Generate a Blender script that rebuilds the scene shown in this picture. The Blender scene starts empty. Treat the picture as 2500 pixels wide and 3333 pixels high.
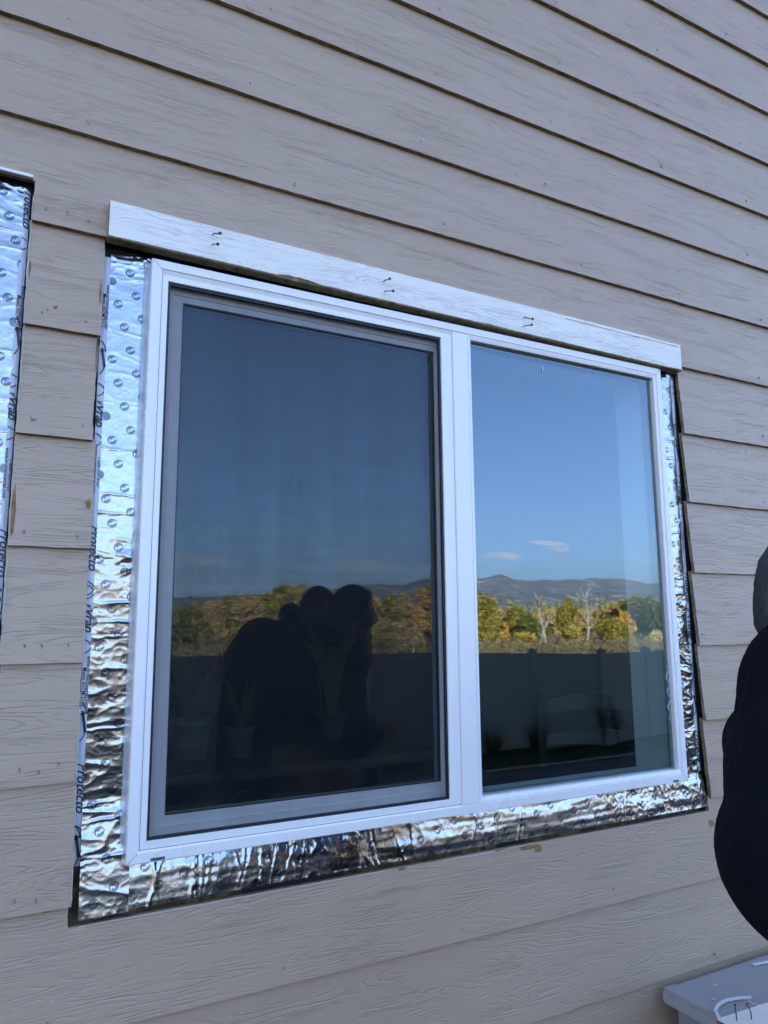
import bpy, bmesh, math, random
import numpy as np
from mathutils import Vector, Matrix, noise

random.seed(7)
rng = np.random.default_rng(7)
scene = bpy.context.scene
col = scene.collection

# ------------------------------------------------------------------ camera
CAMZ = 1.6          # eye height above the patio
S = 1.42            # camera to the face of the window frame
F = 2393.28         # focal length in pixels of the 2500x3333 photograph
r1 = (0.88311006, 0.06509653, 0.46462789)     # wall axis X in camera space
r2 = (0.00756788, 0.98822217, -0.15283868)    # down
r3 = (-0.46910485, 0.13848962, 0.87221630)    # into the wall
cam_d = bpy.data.cameras.new('camera')
cam = bpy.data.objects.new('camera', cam_d)
col.objects.link(cam)
cx = Vector((r1[0], r3[0], -r2[0]))
cd = Vector((r1[1], r3[1], -r2[1]))
cf = Vector((r1[2], r3[2], -r2[2]))
M = Matrix((( cx.x, -cd.x, -cf.x, 0.0),
            ( cx.y, -cd.y, -cf.y, -S),
            ( cx.z, -cd.z, -cf.z, CAMZ),
            (0, 0, 0, 1)))
cam.matrix_world = M
cam_d.sensor_fit = 'VERTICAL'
cam_d.sensor_height = 24.0
cam_d.lens = 24.0 * F / 3333.0
cam_d.clip_start = 0.02
cam_d.clip_end = 30000
scene.camera = cam

# ------------------------------------------------------------------ light
SUN_EL = math.radians(20)
SUN_AZ = math.radians(-22)      # from behind the house, a little to the left
w = bpy.data.worlds.new('World')
scene.world = w
w.use_nodes = True
wn = w.node_tree.nodes; wl = w.node_tree.links
wn.clear()
wo = wn.new('ShaderNodeOutputWorld')
bg = wn.new('ShaderNodeBackground')
sky = wn.new('ShaderNodeTexSky')
sky.sky_type = 'NISHITA'
sky.sun_disc = False
sky.sun_elevation = SUN_EL
sky.sun_rotation = SUN_AZ
sky.altitude = 3000
sky.air_density = 0.8
sky.dust_density = 0.5
sky.ozone_density = 3.5
bg.inputs['Strength'].default_value = 0.088
# a few small high clouds low over the hills, laid out by sky direction
tc = wn.new('ShaderNodeTexCoord')
sep = wn.new('ShaderNodeSeparateXYZ')
wl.new(tc.outputs['Generated'], sep.inputs[0])
def wmath(op, a, b=None):
    n = wn.new('ShaderNodeMath'); n.operation = op
    for i, v in enumerate((a, b)):
        if v is None: continue
        if isinstance(v, (int, float)): n.inputs[i].default_value = v
        else: wl.new(v, n.inputs[i])
    return n.outputs[0]
ndir = wmath('MULTIPLY', sep.outputs['Y'], -1.0)
ndir = wmath('MAXIMUM', ndir, 0.02)
su = wmath('DIVIDE', sep.outputs['X'], ndir)
sv = wmath('DIVIDE', sep.outputs['Z'], ndir)
cb = wn.new('ShaderNodeCombineXYZ')
wl.new(wmath('MULTIPLY', su, 9.0), cb.inputs[0]); wl.new(wmath('MULTIPLY', sv, 60.0), cb.inputs[1])
cn = wn.new('ShaderNodeTexNoise'); cn.inputs['Scale'].default_value = 3.2; cn.inputs['Detail'].default_value = 5
wl.new(cb.outputs[0], cn.inputs['Vector'])
tot = None
for (cu, cv, hw, hh, amp) in [(0.762, 0.1165, 0.045, 0.0075, 1.0), (0.86, 0.1425, 0.05, 0.005, 0.9), (0.885, 0.1335, 0.026, 0.008, 1.0),
                         (1.10, 0.118, 0.028, 0.006, 0.6), (0.50, 0.092, 0.07, 0.011, 0.9), (0.63, 0.087, 0.05, 0.008, 0.7), (0.22, 0.09, 0.1, 0.012, 0.6),
                         (-0.4, 0.13, 0.3, 0.02, 0.9)]:
    a = wmath('DIVIDE', wmath('SUBTRACT', su, cu), hw); a = wmath('MULTIPLY', a, a)
    b = wmath('DIVIDE', wmath('SUBTRACT', sv, cv), hh); b = wmath('MULTIPLY', b, b)
    d = wmath('SUBTRACT', 1.0, wmath('ADD', a, b)); d = wmath('MAXIMUM', d, 0.0); d = wmath('MULTIPLY', d, amp)
    tot = d if tot is None else wmath('MAXIMUM', tot, d)
cm = wmath('MULTIPLY', tot, wmath('MAXIMUM', wmath('MULTIPLY', wmath('SUBTRACT', cn.outputs['Fac'], 0.38), 4.0), 0.0))
cm = wmath('MINIMUM', wmath('MULTIPLY', cm, 1.6), 0.6)
mixc = wn.new('ShaderNodeMix'); mixc.data_type = 'RGBA'
wl.new(cm, mixc.inputs[0]); wl.new(sky.outputs[0], mixc.inputs[6])
mixc.inputs[7].default_value = (9.5, 8.6, 8.6, 1)
wl.new(mixc.outputs[2], bg.inputs['Color'])
wl.new(bg.outputs[0], wo.inputs['Surface'])

sun_d = bpy.data.lights.new('sun', 'SUN')
sun_d.energy = 5.0
sun_d.angle = math.radians(0.53)
sun_d.color = (1.0, 0.90, 0.76)
sun = bpy.data.objects.new('sun', sun_d)
col.objects.link(sun)
sdir = Vector((math.sin(SUN_AZ) * math.cos(SUN_EL), math.cos(SUN_AZ) * math.cos(SUN_EL), math.sin(SUN_EL)))
sun.rotation_euler = sdir.to_track_quat('Z', 'Y').to_euler()

scene.view_settings.view_transform = 'Standard'
scene.view_settings.look = 'None'
scene.view_settings.gamma = 1.0
scene.view_settings.exposure = 3.28
scene.cycles.max_bounces = 8
scene.cycles.transparent_max_bounces = 16
scene.cycles.caustics_reflective = False
scene.cycles.caustics_refractive = False
scene.cycles.sample_clamp_indirect = 6.0

# ------------------------------------------------------------------ helpers
def unproj(px, py):
    """photograph pixel -> (X/D, Z/D) direction ratios on the wall side."""
    rx, ry = (px - 1250) / F, (py - 1666.5) / F
    v = (rx, ry, 1.0)
    d1 = sum(a * b for a, b in zip(v, r1)); d2 = sum(a * b for a, b in zip(v, r2)); d3 = sum(a * b for a, b in zip(v, r3))
    return d1 / d3, -d2 / d3

def mirror_at(px, py, D):
    """a point seen in the glass at photograph pixel (px, py) whose mirrored distance from the camera plane is D"""
    u, v = unproj(px, py)
    return Vector((u * D, -(D - S), CAMZ + v * D))

def link(o, parent=None):
    col.objects.link(o)
    if parent is not None: o.parent = parent
    return o

def tag(o, label=None, cat=None, group=None, kind=None):
    if label: o['label'] = label
    if cat: o['category'] = cat
    if group: o['group'] = group
    if kind: o['kind'] = kind
    return o

def empty(name, loc=(0, 0, 0), parent=None, rz=0.0):
    o = bpy.data.objects.new(name, None)
    o.empty_display_size = 0.1
    o.location = loc; o.rotation_euler = (0, 0, rz)
    return link(o, parent)

def mk(name, verts, faces, mat, parent=None, smooth=False, uvs=None, mats=None, fmat=None):
    me = bpy.data.meshes.new(name)
    me.from_pydata([tuple(v) for v in verts], [], [tuple(f) for f in faces])
    for m in (mats or [mat]): me.materials.append(m)
    if fmat is not None: me.polygons.foreach_set('material_index', fmat)
    if smooth: me.polygons.foreach_set('use_smooth', [True] * len(me.polygons))
    if uvs is not None:
        uvl = me.uv_layers.new(name='UVMap')
        flat = []
        for f in me.polygons:
            for vi in f.vertices: flat.extend(uvs[vi])
        uvl.data.foreach_set('uv', flat)
    me.update()
    o = bpy.data.objects.new(name, me)
    return link(o, parent)

class MB:
    def __init__(s): s.v = []; s.f = []; s.m = []
    def add(s, vs, fs, mi=0):
        n = len(s.v); s.v += [tuple(v) for v in vs]; s.f += [tuple(i + n for i in f) for f in fs]; s.m += [mi] * len(fs); return s
    def box(s, x0, x1, y0, y1, z0, z1, mi=0, bev=0.0):
        if bev > 0:
            bm = bmesh.new()
            r = bmesh.ops.create_cube(bm, size=1.0)
            for v in bm.verts:
                v.co = Vector((x0 + (v.co.x + .5) * (x1 - x0), y0 + (v.co.y + .5) * (y1 - y0), z0 + (v.co.z + .5) * (z1 - z0)))
            bmesh.ops.bevel(bm, geom=bm.edges[:], offset=bev, segments=2, affect='EDGES')
            bm.verts.index_update()
            s.add([v.co[:] for v in bm.verts], [[v.index for v in f.verts] for f in bm.faces], mi); bm.free()
            return s
        vs = [(x0, y0, z0), (x1, y0, z0), (x1, y1, z0), (x0, y1, z0), (x0, y0, z1), (x1, y0, z1), (x1, y1, z1), (x0, y1, z1)]
        return s.add(vs, [(0, 3, 2, 1), (4, 5, 6, 7), (0, 1, 5, 4), (1, 2, 6, 5), (2, 3, 7, 6), (3, 0, 4, 7)], mi)
    def tube(s, pts, rad, n=8, mi=0, cap=True):
        pts = [Vector(p) for p in pts]
        if isinstance(rad, (int, float)): rad = [rad] * len(pts)
        base = len(s.v); up = Vector((0, 0, 1))
        prev = None
        for i, p in enumerate(pts):
            t = (pts[min(i + 1, len(pts) - 1)] - pts[max(i - 1, 0)]).normalized()
            if prev is None:
                a = t.cross(up) if abs(t.dot(up)) < .95 else t.cross(Vector((1, 0, 0)))
            else:
                a = prev - t * prev.dot(t)
            a.normalize(); prev = a; b = t.cross(a)
            for k in range(n):
                th = 2 * math.pi * k / n
                s.v.append(tuple(p + (a * math.cos(th) + b * math.sin(th)) * rad[i]))
        for i in range(len(pts) - 1):
            for k in range(n):
                k2 = (k + 1) % n
                s.f.append((base + i * n + k, base + i * n + k2, base + (i + 1) * n + k2, base + (i + 1) * n + k)); s.m.append(mi)
        if cap:
            s.f.append(tuple(base + k for k in range(n))[::-1]); s.m.append(mi)
            e = base + (len(pts) - 1) * n
            s.f.append(tuple(e + k for k in range(n))); s.m.append(mi)
        return s
    def lathe(s, prof, c=(0, 0, 0), n=24, mi=0):
        base = len(s.v)
        for (r, z) in prof:
            for k in range(n):
                th = 2 * math.pi * k / n
                s.v.append((c[0] + r * math.cos(th), c[1] + r * math.sin(th), c[2] + z))
        for i in range(len(prof) - 1):
            for k in range(n):
                k2 = (k + 1) % n
                s.f.append((base + i * n + k, base + i * n + k2, base + (i + 1) * n + k2, base + (i + 1) * n + k)); s.m.append(mi)
        return s
    def ring(s, A, B, yA, yB, mi=0):
        """four mitred quads between rectangle A (x0,x1,z0,z1) at depth yA and rectangle B at yB"""
        a = [(A[0], yA, A[2]), (A[1], yA, A[2]), (A[1], yA, A[3]), (A[0], yA, A[3])]
        b = [(B[0], yB, B[2]), (B[1], yB, B[2]), (B[1], yB, B[3]), (B[0], yB, B[3])]
        for i in range(4):
            j = (i + 1) % 4
            s.add([a[i], a[j], b[j], b[i]], [(0, 1, 2, 3)], mi)
        return s
    def build(s, name, mat, parent=None, smooth=False, mats=None):
        return mk(name, s.v, s.f, mat, parent, smooth, mats=mats, fmat=s.m if mats else None)

def inset(R, l, r=None, b=None, t=None):
    r = l if r is None else r; b = l if b is None else b; t = l if t is None else t
    return (R[0] + l, R[1] - r, R[2] + b, R[3] - t)

# ------------------------------------------------------------------ materials
class NT:
    def __init__(s, name):
        s.m = bpy.data.materials.new(name); s.m.use_nodes = True
        s.n = s.m.node_tree.nodes; s.l = s.m.node_tree.links
        s.b = s.n['Principled BSDF']; s.out = s.n['Material Output']
    def node(s, t, **kw):
        n = s.n.new(t)
        for k, v in kw.items():
            if k in n.inputs: s.set(n.inputs[k], v)
            else: setattr(n, k, v)
        return n
    def set(s, inp, v):
        if isinstance(v, bpy.types.NodeSocket): s.l.new(v, inp)
        else: inp.default_value = v
    def math(s, op, a, b=None, c=None, clamp=False):
        n = s.n.new('ShaderNodeMath'); n.operation = op; n.use_clamp = clamp
        for i, v in enumerate((a, b, c)):
            if v is not None: s.set(n.inputs[i], v)
        return n.outputs[0]
    def coord(s, which='Object', scale=(1, 1, 1), loc=(0, 0, 0)):
        t = s.n.new('ShaderNodeTexCoord'); mp = s.n.new('ShaderNodeMapping')
        mp.inputs['Scale'].default_value = scale; mp.inputs['Location'].default_value = loc
        s.l.new(t.outputs[which], mp.inputs['Vector']); return mp.outputs[0]
    def noise(s, vec, scale=5, detail=3, rough=.5, dist=0.0):
        n = s.n.new('ShaderNodeTexNoise'); s.l.new(vec, n.inputs['Vector'])
        n.inputs['Scale'].default_value = scale; n.inputs['Detail'].default_value = detail
        n.inputs['Roughness'].default_value = rough; n.inputs['Distortion'].default_value = dist
        return n.outputs['Fac']
    def ramp(s, fac, stops):
        n = s.n.new('ShaderNodeValToRGB'); s.l.new(fac, n.inputs[0])
        cr = n.color_ramp
        while len(cr.elements) < len(stops): cr.elements.new(0.5)
        for e, (p, c) in zip(cr.elements, stops):
            e.position = p; e.color = (*c, 1) if len(c) == 3 else c
        return n.outputs['Color']
    def mix(s, fac, a, b):
        n = s.n.new('ShaderNodeMix'); n.data_type = 'RGBA'
        s.set(n.inputs[0], fac)
        for i, v in ((6, a), (7, b)):
            if isinstance(v, tuple) and len(v) == 3: v = (*v, 1)
            s.set(n.inputs[i], v)
        return n.outputs[2]
    def bump(s, h, strength=1.0, dist=0.001, normal=None):
        n = s.n.new('ShaderNodeBump'); s.l.new(h, n.inputs['Height'])
        n.inputs['Strength'].default_value = strength; n.inputs['Distance'].default_value = dist
        if normal is not None: s.l.new(normal, n.inputs['Normal'])
        return n.outputs[0]
    def P(s, color=None, rough=None, metal=None, spec=None, normal=None, alpha=None):
        for k, v in (('Base Color', color), ('Roughness', rough), ('Metallic', metal), ('Specular IOR Level', spec), ('Normal', normal), ('Alpha', alpha)):
            if v is None: continue
            if isinstance(v, tuple) and len(v) == 3: v = (*v, 1)
            s.set(s.b.inputs[k], v)
        return s.m

def simple(name, color, rough=0.6, spec=None, nscale=8, var=0.15, bump=0.0, bscale=60, metal=None):
    t = NT(name); v = t.coord()
    f = t.noise(v, nscale, 4)
    lo = tuple(c * (1 - var) for c in color); hi = tuple(min(1, c * (1 + var)) for c in color)
    nrm = t.bump(t.noise(v, bscale, 3), 1.0, bump) if bump else None
    return t.P(t.mix(f, lo, hi), rough, metal, spec, nrm)

def wood_grain(t, vec_uv, line_scale=1.0):
    """contour lines of stretched noise: embossed cathedral grain; returns height 0..1"""
    mp = t.node('ShaderNodeMapping', Scale=(1.45 * line_scale, 17 * line_scale, 1)); t.l.new(vec_uv, mp.inputs['Vector'])
    n1 = t.noise(mp.outputs[0], 1.0, 2, .45, .25)
    mpf = t.node('ShaderNodeMapping', Scale=(26, 210, 1)); t.l.new(vec_uv, mpf.inputs['Vector'])
    nf = t.noise(mpf.outputs[0], 1.0, 3, .6)
    ph = t.math('ADD', t.math('MULTIPLY', n1, 180.0), t.math('MULTIPLY', nf, 2.4))
    sn = t.math('SINE', ph)
    groove = t.math('SMOOTH_MIN', t.math('MULTIPLY', t.math('SUBTRACT', sn, 0.25), 1.35), 1.0, 0.2)
    groove = t.math('MAXIMUM', groove, 0.0)
    mpm = t.node('ShaderNodeMapping', Scale=(5, 26, 1)); t.l.new(vec_uv, mpm.inputs['Vector'])
    mask = t.noise(mpm.outputs[0], 1.0, 3, .6)
    mask = t.math('MULTIPLY', t.math('SUBTRACT', mask, 0.36), 4.0, clamp=True)
    mpb = t.node('ShaderNodeMapping', Scale=(34, 330, 1)); t.l.new(vec_uv, mpb.inputs['Vector'])
    brk = t.math('MULTIPLY', t.math('SUBTRACT', t.noise(mpb.outputs[0], 1.0, 1, .5), 0.36), 6, clamp=True)
    g = t.math('MULTIPLY', t.math('MULTIPLY', groove, mask), brk)
    return g, nf

# siding paint
t = NT('siding_paint')
uv = t.coord('UV')
g, nf = wood_grain(t, uv)
mpd = t.node('ShaderNodeMapping', Scale=(1.6, 5, 1)); t.l.new(uv, mpd.inputs['Vector'])
dirt = t.noise(mpd.outputs[0], 1.5, 5, .65)
base = t.mix(dirt, (0.400, 0.280, 0.186), (0.480, 0.344, 0.232))
spk = t.noise(uv, 260, 2, .5)
spk = t.math('MULTIPLY', t.math('SUBTRACT', spk, 0.70), 12, clamp=True)
base = t.mix(t.math('MULTIPLY', spk, 0.35), base, (0.13, 0.10, 0.075))
base = t.mix(t.math('MULTIPLY', g, 0.03), base, (0.13, 0.105, 0.085))  # grain grooves darkened: dirt, with occlusion-like shade put in the colour
sp2 = t.math('MULTIPLY', t.math('SUBTRACT', t.noise(uv, 95, 2, .5), 0.735), 14, clamp=True)
base = t.mix(t.math('MULTIPLY', sp2, 0.5), base, (0.55, 0.52, 0.50))
h = t.math('SUBTRACT', t.math('MULTIPLY', nf, 0.22), g)
h = t.math('ADD', h, t.math('MULTIPLY', t.noise(uv, 120, 3), 0.22))
SIDING = t.P(base, 0.40, spec=0.6, normal=t.bump(h, 1.0, 0.0009))

# raw hardboard edge under and beside the boards
t = NT('raw_board_edge')
v = t.coord('Object', (1, 1, 1))
n = t.noise(v, 45, 4, .6)
RAWEDGE = t.P(t.ramp(n, [(0.3, (0.12, 0.085, 0.040)), (0.5, (0.25, 0.18, 0.090)), (0.7, (0.36, 0.27, 0.15))]), 0.85, normal=t.bump(t.noise(v, 300, 3), 1, .0012))
t = NT('chipped_fibre')
v = t.coord()
CHIP = t.P(t.ramp(t.noise(v, 90, 4), [(0.3, (0.17, 0.095, 0.04)), (0.7, (0.36, 0.22, 0.10))]), 0.9, normal=t.bump(t.noise(v, 400, 3), 1, .001))
PEEL = simple('peeled_paint', (0.50, 0.50, 0.48), 0.5, bump=.0006, bscale=200)

# head trim: old white paint over the same grain
t = NT('old_white_paint')
v = t.coord('Object')
sw = t.node('ShaderNodeSeparateXYZ'); t.l.new(v, sw.inputs[0])
cw = t.node('ShaderNodeCombineXYZ'); t.l.new(sw.outputs['X'], cw.inputs[0]); t.l.new(sw.outputs['Z'], cw.inputs[1])
g, nf = wood_grain(t, cw.outputs[0], 1.6)
dirt = t.noise(v, 6, 6, .7)
base = t.mix(dirt, (0.80, 0.74, 0.65), (0.93, 0.86, 0.76))
base = t.mix(t.math('MULTIPLY', g, 0.22), base, (0.40, 0.34, 0.26))
mv = t.node('ShaderNodeMapping', Scale=(4, 4, 22)); t.l.new(v, mv.inputs['Vector'])
st = t.math('MULTIPLY', t.math('SUBTRACT', t.noise(mv.outputs[0], 2.2, 5, .7), 0.58), 3.0, clamp=True)
base = t.mix(t.math('MULTIPLY', st, 0.32), base, (0.40, 0.34, 0.24))
TRIMPAINT = t.P(base, 0.5, normal=t.bump(t.math('SUBTRACT', t.math('MULTIPLY', nf, .3), g), 1, .0010))

t = NT('white_vinyl'); v = t.coord()
dust = t.math('MULTIPLY', t.math('SUBTRACT', t.noise(v, 130, 3, .6), 0.70), 9, clamp=True)
smear = t.math('MULTIPLY', t.math('SUBTRACT', t.noise(v, 5, 5, .7), 0.5), 1.6, clamp=True)
c = t.mix(smear, (0.88, 0.84, 0.80), (0.78, 0.74, 0.70))
c = t.mix(t.math('MULTIPLY', dust, 0.5), c, (0.42, 0.38, 0.33))
VINYL = t.P(c, t.math('ADD', 0.26, t.math('MULTIPLY', smear, .2)), normal=t.bump(t.noise(v, 25, 2), 1.0, .00015))
VINYL_SASH = simple('white_vinyl_sash', (0.88, 0.87, 0.86), 0.35, nscale=3, var=0.03)
DARKRUB = simple('black_rubber', (0.012, 0.012, 0.014), 0.5, var=0.1)
SLOTM = simple('weep_slot', (0.09, 0.09, 0.09), 0.6, var=0.1)
GAPBLK = simple('gap_strip_black', (0.006, 0.006, 0.007), 0.8, var=0.2, bump=.001)
TAPEWHITE = simple('white_tape_film', (0.62, 0.63, 0.70), 0.3, nscale=30, var=0.06, bump=.0015, bscale=30)
INK = simple('black_ink', (0.01, 0.01, 0.013), 0.4, var=0.1)

# brown sheathing
t = NT('old_sheathing')
v = t.coord()
n = t.noise(v, 26, 6, .7)
SHEATH = t.P(t.ramp(n, [(0.30, (0.012, 0.009, 0.006)), (0.48, (0.060, 0.040, 0.020)), (0.62, (0.17, 0.115, 0.06)), (0.8, (0.05, 0.035, 0.02))]), 0.9, normal=t.bump(t.noise(v, 120, 5), 1, .003))

# foil
t = NT('aluminium_foil')
v = t.coord()
fb = t.noise(v, 55, 3, .5, .5)
fb2 = t.noise(v, 260, 2, .5)
FOIL = t.P(t.mix(t.noise(v, 14, 3), (0.35, 0.355, 0.36), (0.44, 0.445, 0.45)), t.math('ADD', 0.12, t.math('MULTIPLY', t.noise(v, 30, 3), .14)), 1.0, normal=t.bump(t.math('ADD', fb, t.math('MULTIPLY', fb2, .12)), 0.42, .0015))
FOILINK = simple('grey_print_on_foil', (0.13, 0.135, 0.145), 0.22, nscale=60, var=0.2, metal=1.0)
FOILINK_L = simple('silver_lettering', (0.50, 0.51, 0.53), 0.16, nscale=60, var=0.05, metal=1.0)

# clear film edge of the nailing fin
t = NT('milky_fin')
tr = t.node('ShaderNodeBsdfTransparent'); mx = t.node('ShaderNodeMixShader')
t.P((0.72, 0.73, 0.76), 0.25)
mx.inputs[0].default_value = 0.4
t.l.new(tr.outputs[0], mx.inputs[1]); t.l.new(t.b.outputs[0], mx.inputs[2]); t.l.new(mx.outputs[0], t.out.inputs['Surface'])
FIN = t.m

def glass_mat(name, base_r, tint):
    t = NT(name)
    tr = t.node('ShaderNodeBsdfTransparent'); tr.inputs[0].default_value = (*tint, 1)
    gl = t.node('ShaderNodeBsdfGlossy'); gl.inputs['Roughness'].default_value = 0.0
    gl.inputs[0].default_value = (0.76, 0.89, 0.97, 1)
    fr = t.node('ShaderNodeLayerWeight'); fr.inputs['Blend'].default_value = 0.5
    # Schlick curve of the facing term: the same from either side of the sheet
    f5 = t.math('POWER', fr.outputs['Facing'], 4.0)
    fac = t.math('ADD', base_r, t.math('MULTIPLY', f5, 1.0 - base_r))
    v = t.coord()
    wob = t.bump(t.noise(v, 3.2, 1), 1.0, 0.00035)
    t.l.new(wob, gl.inputs['Normal'])
    mx = t.node('ShaderNodeMixShader')
    t.l.new(fac, mx.inputs[0]); t.l.new(tr.outputs[0], mx.inputs[1]); t.l.new(gl.outputs[0], mx.inputs[2]); t.l.new(mx.outputs[0], t.out.inputs['Surface'])
    return t.m
GLASS_OUT = glass_mat('window_glass_outer', 0.135, (0.76, 0.83, 0.80))
GLASS_IN = glass_mat('window_glass_inner', 0.05, (0.80, 0.86, 0.84))

# woven insect screen
t = NT('insect_screen_mesh')
v = t.coord('Object')
sw = t.node('ShaderNodeSeparateXYZ'); t.l.new(v, sw.inputs[0])
P_ = 0.0016
mws = t.node('ShaderNodeMapping', Scale=(7.0, 1, 2.0)); t.l.new(v, mws.inputs['Vector'])
sag = t.math('MULTIPLY', t.math('SUBTRACT', t.noise(mws.outputs[0], 1.0, 3, .6), 0.5), 0.014)   # the weave sags and wanders a little
wx = t.math('ABSOLUTE', t.math('SINE', t.math('MULTIPLY', t.math('ADD', sw.outputs['X'], sag), math.pi / P_)))
mvx = t.node('ShaderNodeMapping', Scale=(95, 1, 1.4)); t.l.new(v, mvx.inputs['Vector'])
mvz = t.node('ShaderNodeMapping', Scale=(3.0, 1, 46)); t.l.new(v, mvz.inputs['Vector'])
nx = t.noise(mvx.outputs[0], 1.0, 2); nz = t.noise(mvz.outputs[0], 1.0, 2)
mv3 = t.node('ShaderNodeMapping', Scale=(19, 1, 0.8)); t.l.new(v, mv3.inputs['Vector'])
mv4 = t.node('ShaderNodeMapping', Scale=(3.2, 1, 60)); t.l.new(v, mv4.inputs['Vector'])
thx = t.math('ADD', t.math('ADD', 0.10, t.math('MULTIPLY', nx, 0.20)), t.math('ADD', t.math('MULTIPLY', t.noise(mv3.outputs[0], 1.0, 2), 0.16), t.math('MULTIPLY', t.noise(mv4.outputs[0], 1.0, 2), 0.20)))
thz = t.math('ADD', 0.35, t.math('MULTIPLY', nz, 0.05))
ax = t.math('ADD', t.math('MULTIPLY', t.math('LESS_THAN', wx, thx), 0.35), t.math('MULTIPLY', thx, 0.46))
az = t.math('MULTIPLY', thz, 0.70)      # the cross threads are finer than a pixel: their mean cover
al = t.math('ADD', ax, t.math('MULTIPLY', t.math('SUBTRACT', 1.0, ax), az))
tr = t.node('ShaderNodeBsdfTransparent'); mx = t.node('ShaderNodeMixShader')
t.P((0.010, 0.010, 0.011), 0.6, spec=0.2)
t.l.new(al, mx.inputs[0]); t.l.new(tr.outputs[0], mx.inputs[1]); t.l.new(t.b.outputs[0], mx.inputs[2]); t.l.new(mx.outputs[0], t.out.inputs['Surface'])
SCREEN = t.m

# ------------------------------------------------------------------ the house
def Z(r): return CAMZ + r          # heights below were measured relative to the eye
house = empty('house', (0, 0, 0))
tag(house, 'taupe lap-sided house wall with a two-pane white window half way through being fitted', 'house')

O1 = (0.152, 1.7535, -0.5015, 0.822)      # opening cut in the siding round the window
OFF = -1.732
O2 = (O1[0] + OFF, 0.0195, -0.5015, 0.832)   # second opening at the left edge of the photo
WALLX0, WALLX1, WALLZ0, WALLZ1 = -9.0, 9.5, -1.35, 4.7
laps = [0.7515 + 0.2037 * k for k in range(0, 20)] + [0.7515 - 0.2030 * k for k in range(1, 11)]
laps = sorted(laps)
laps = [z for z in laps if z > WALLZ0 and z < WALLZ1]
BUTT_Y, TOP_Y, THK = 0.0045, 0.0165, 0.0105

def n1(x, s=0): return noise.noise(Vector((x, s * 7.31, 3.7)))

sv_, sf_, su_, sm_ = [], [], [], []
def quad_grid(P, U, mi):
    """P[i][j] points"""
    base = len(sv_); R, C = len(P), len(P[0])
    for i in range(R):
        for j in range(C): sv_.append(P[i][j]); su_.append(U[i][j])
    for i in range(R - 1):
        for j in range(C - 1):
            a = base + i * C + j
            sf_.append((a, a + 1, a + C + 1, a + C)); sm_.append(mi)
for bi, zb in enumerate(laps):
    zt = laps[bi + 1] if bi + 1 < len(laps) else WALLZ1
    H = zt - zb
    uo, vo = 13.7 * (bi % 5) + bi * 3.1, 4.37 * bi
    def yat(z): return BUTT_Y + (TOP_Y - BUTT_Y) * (z - zb) / H
    # cells: list of (x0, x1, z0, z1, cutL, cutR, cutBottom)
    zc = [zb, zt + 0.004]
    for O in (O1, O2):
        for e in (O[2], O[3]):
            if zb + 1e-4 < e < zt: zc.append(e)
    zc = sorted(set(zc))
    for ci in range(len(zc) - 1):
        z0, z1 = zc[ci], zc[ci + 1]
        zm = (z0 + z1) / 2
        xs = [(WALLX0, False)]
        act = sorted([O for O in (O2, O1) if O[2] < zm < O[3]], key=lambda o: o[0])
        segs = []; cur = WALLX0; curcut = None
        for O in act:
            segs.append((cur, O[0], curcut, O)); cur = O[1]; curcut = O
        segs.append((cur, WALLX1, curcut, None))
        for (x0, x1, cl, cr) in segs:
            rows = max(2, int(round((z1 - z0) / 0.009)) + 1) if (cl or cr) else 3
            ncol = max(2, int((x1 - x0) / 0.02) + 1)
            if rows * ncol > 4000 and ncol > 150: pass
            rz = [z0 + (z1 - z0) * i / (rows - 1) for i in range(rows)]
            def el(z, O, side):
                if O is None: return 0.0
                step = 0.0035 * n1(bi * 3.3 + side, 5) + (0.002 * ((bi * 7 + side) % 3 - 1))
                j = 0.0011 * n1(z * 38 + side * 9, 1) + 0.0009 * n1(z * 160, side)
                jj = n1(z * 17 + side * 4.2, 9)
                if jj > 0.33: j += (0.007 if side == 0 else -0.004) * (jj - 0.33)   # chips
                return step + j
            Pg, Ug, L, Rr = [], [], [], []
            for z in rz:
                xl = x0 + (el(z, cl, 0) if cl else 0); xr = x1 + (el(z, cr, 1) if cr else 0)
                row, urow = [], []
                for j in range(ncol):
                    x = xl + (xr - xl) * j / (ncol - 1)
                    zz = z
                    if abs(z - zb) < 1e-6 : zz = z + 0.0009 * n1(x * 42, bi) + 0.0006 * n1(x * 170, bi) + 0.0012 * n1(x * 3, bi)
                    row.append((x, yat(zz), Z(zz))); urow.append((x + uo, zz + vo))
                Pg.append(row); Ug.append(urow)
                L.append(row[0]); Rr.append(row[-1])
            quad_grid(Pg, Ug, 0)
            back = lambda p: (p[0], p[1] + THK, p[2])
            if abs(z0 - zb) < 1e-6 or any(abs(z0 - O[3]) < 1e-6 for O in (O1, O2)):
                q = Pg[0]; quad_grid([[back(p) for p in q], q], [[(0, 0)] * len(q)] * 2, 1)
            if any(abs(z1 - O[2]) < 1e-6 for O in (O1, O2)):
                q = Pg[-1]; quad_grid([q, [back(p) for p in q]], [[(0, 0)] * len(q)] * 2, 1)
            if cl: quad_grid([[back(p), p] for p in L], [[(0, 0)] * 2] * len(L), 1)
            if cr: quad_grid([[p, back(p)] for p in Rr], [[(0, 0)] * 2] * len(Rr), 1)
siding = mk('siding', sv_, sf_, None, house, uvs=su_, mats=[SIDING, RAWEDGE], fmat=sm_)

def siding_y(z):
    """front surface depth of the siding at relative height z"""
    zb = max([q for q in laps if q <= z] or [laps[0]]); i = laps.index(zb)
    H = (laps[i + 1] if i + 1 < len(laps) else WALLZ1) - zb
    return BUTT_Y + (TOP_Y - BUTT_Y) * (z - zb) / H

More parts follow.
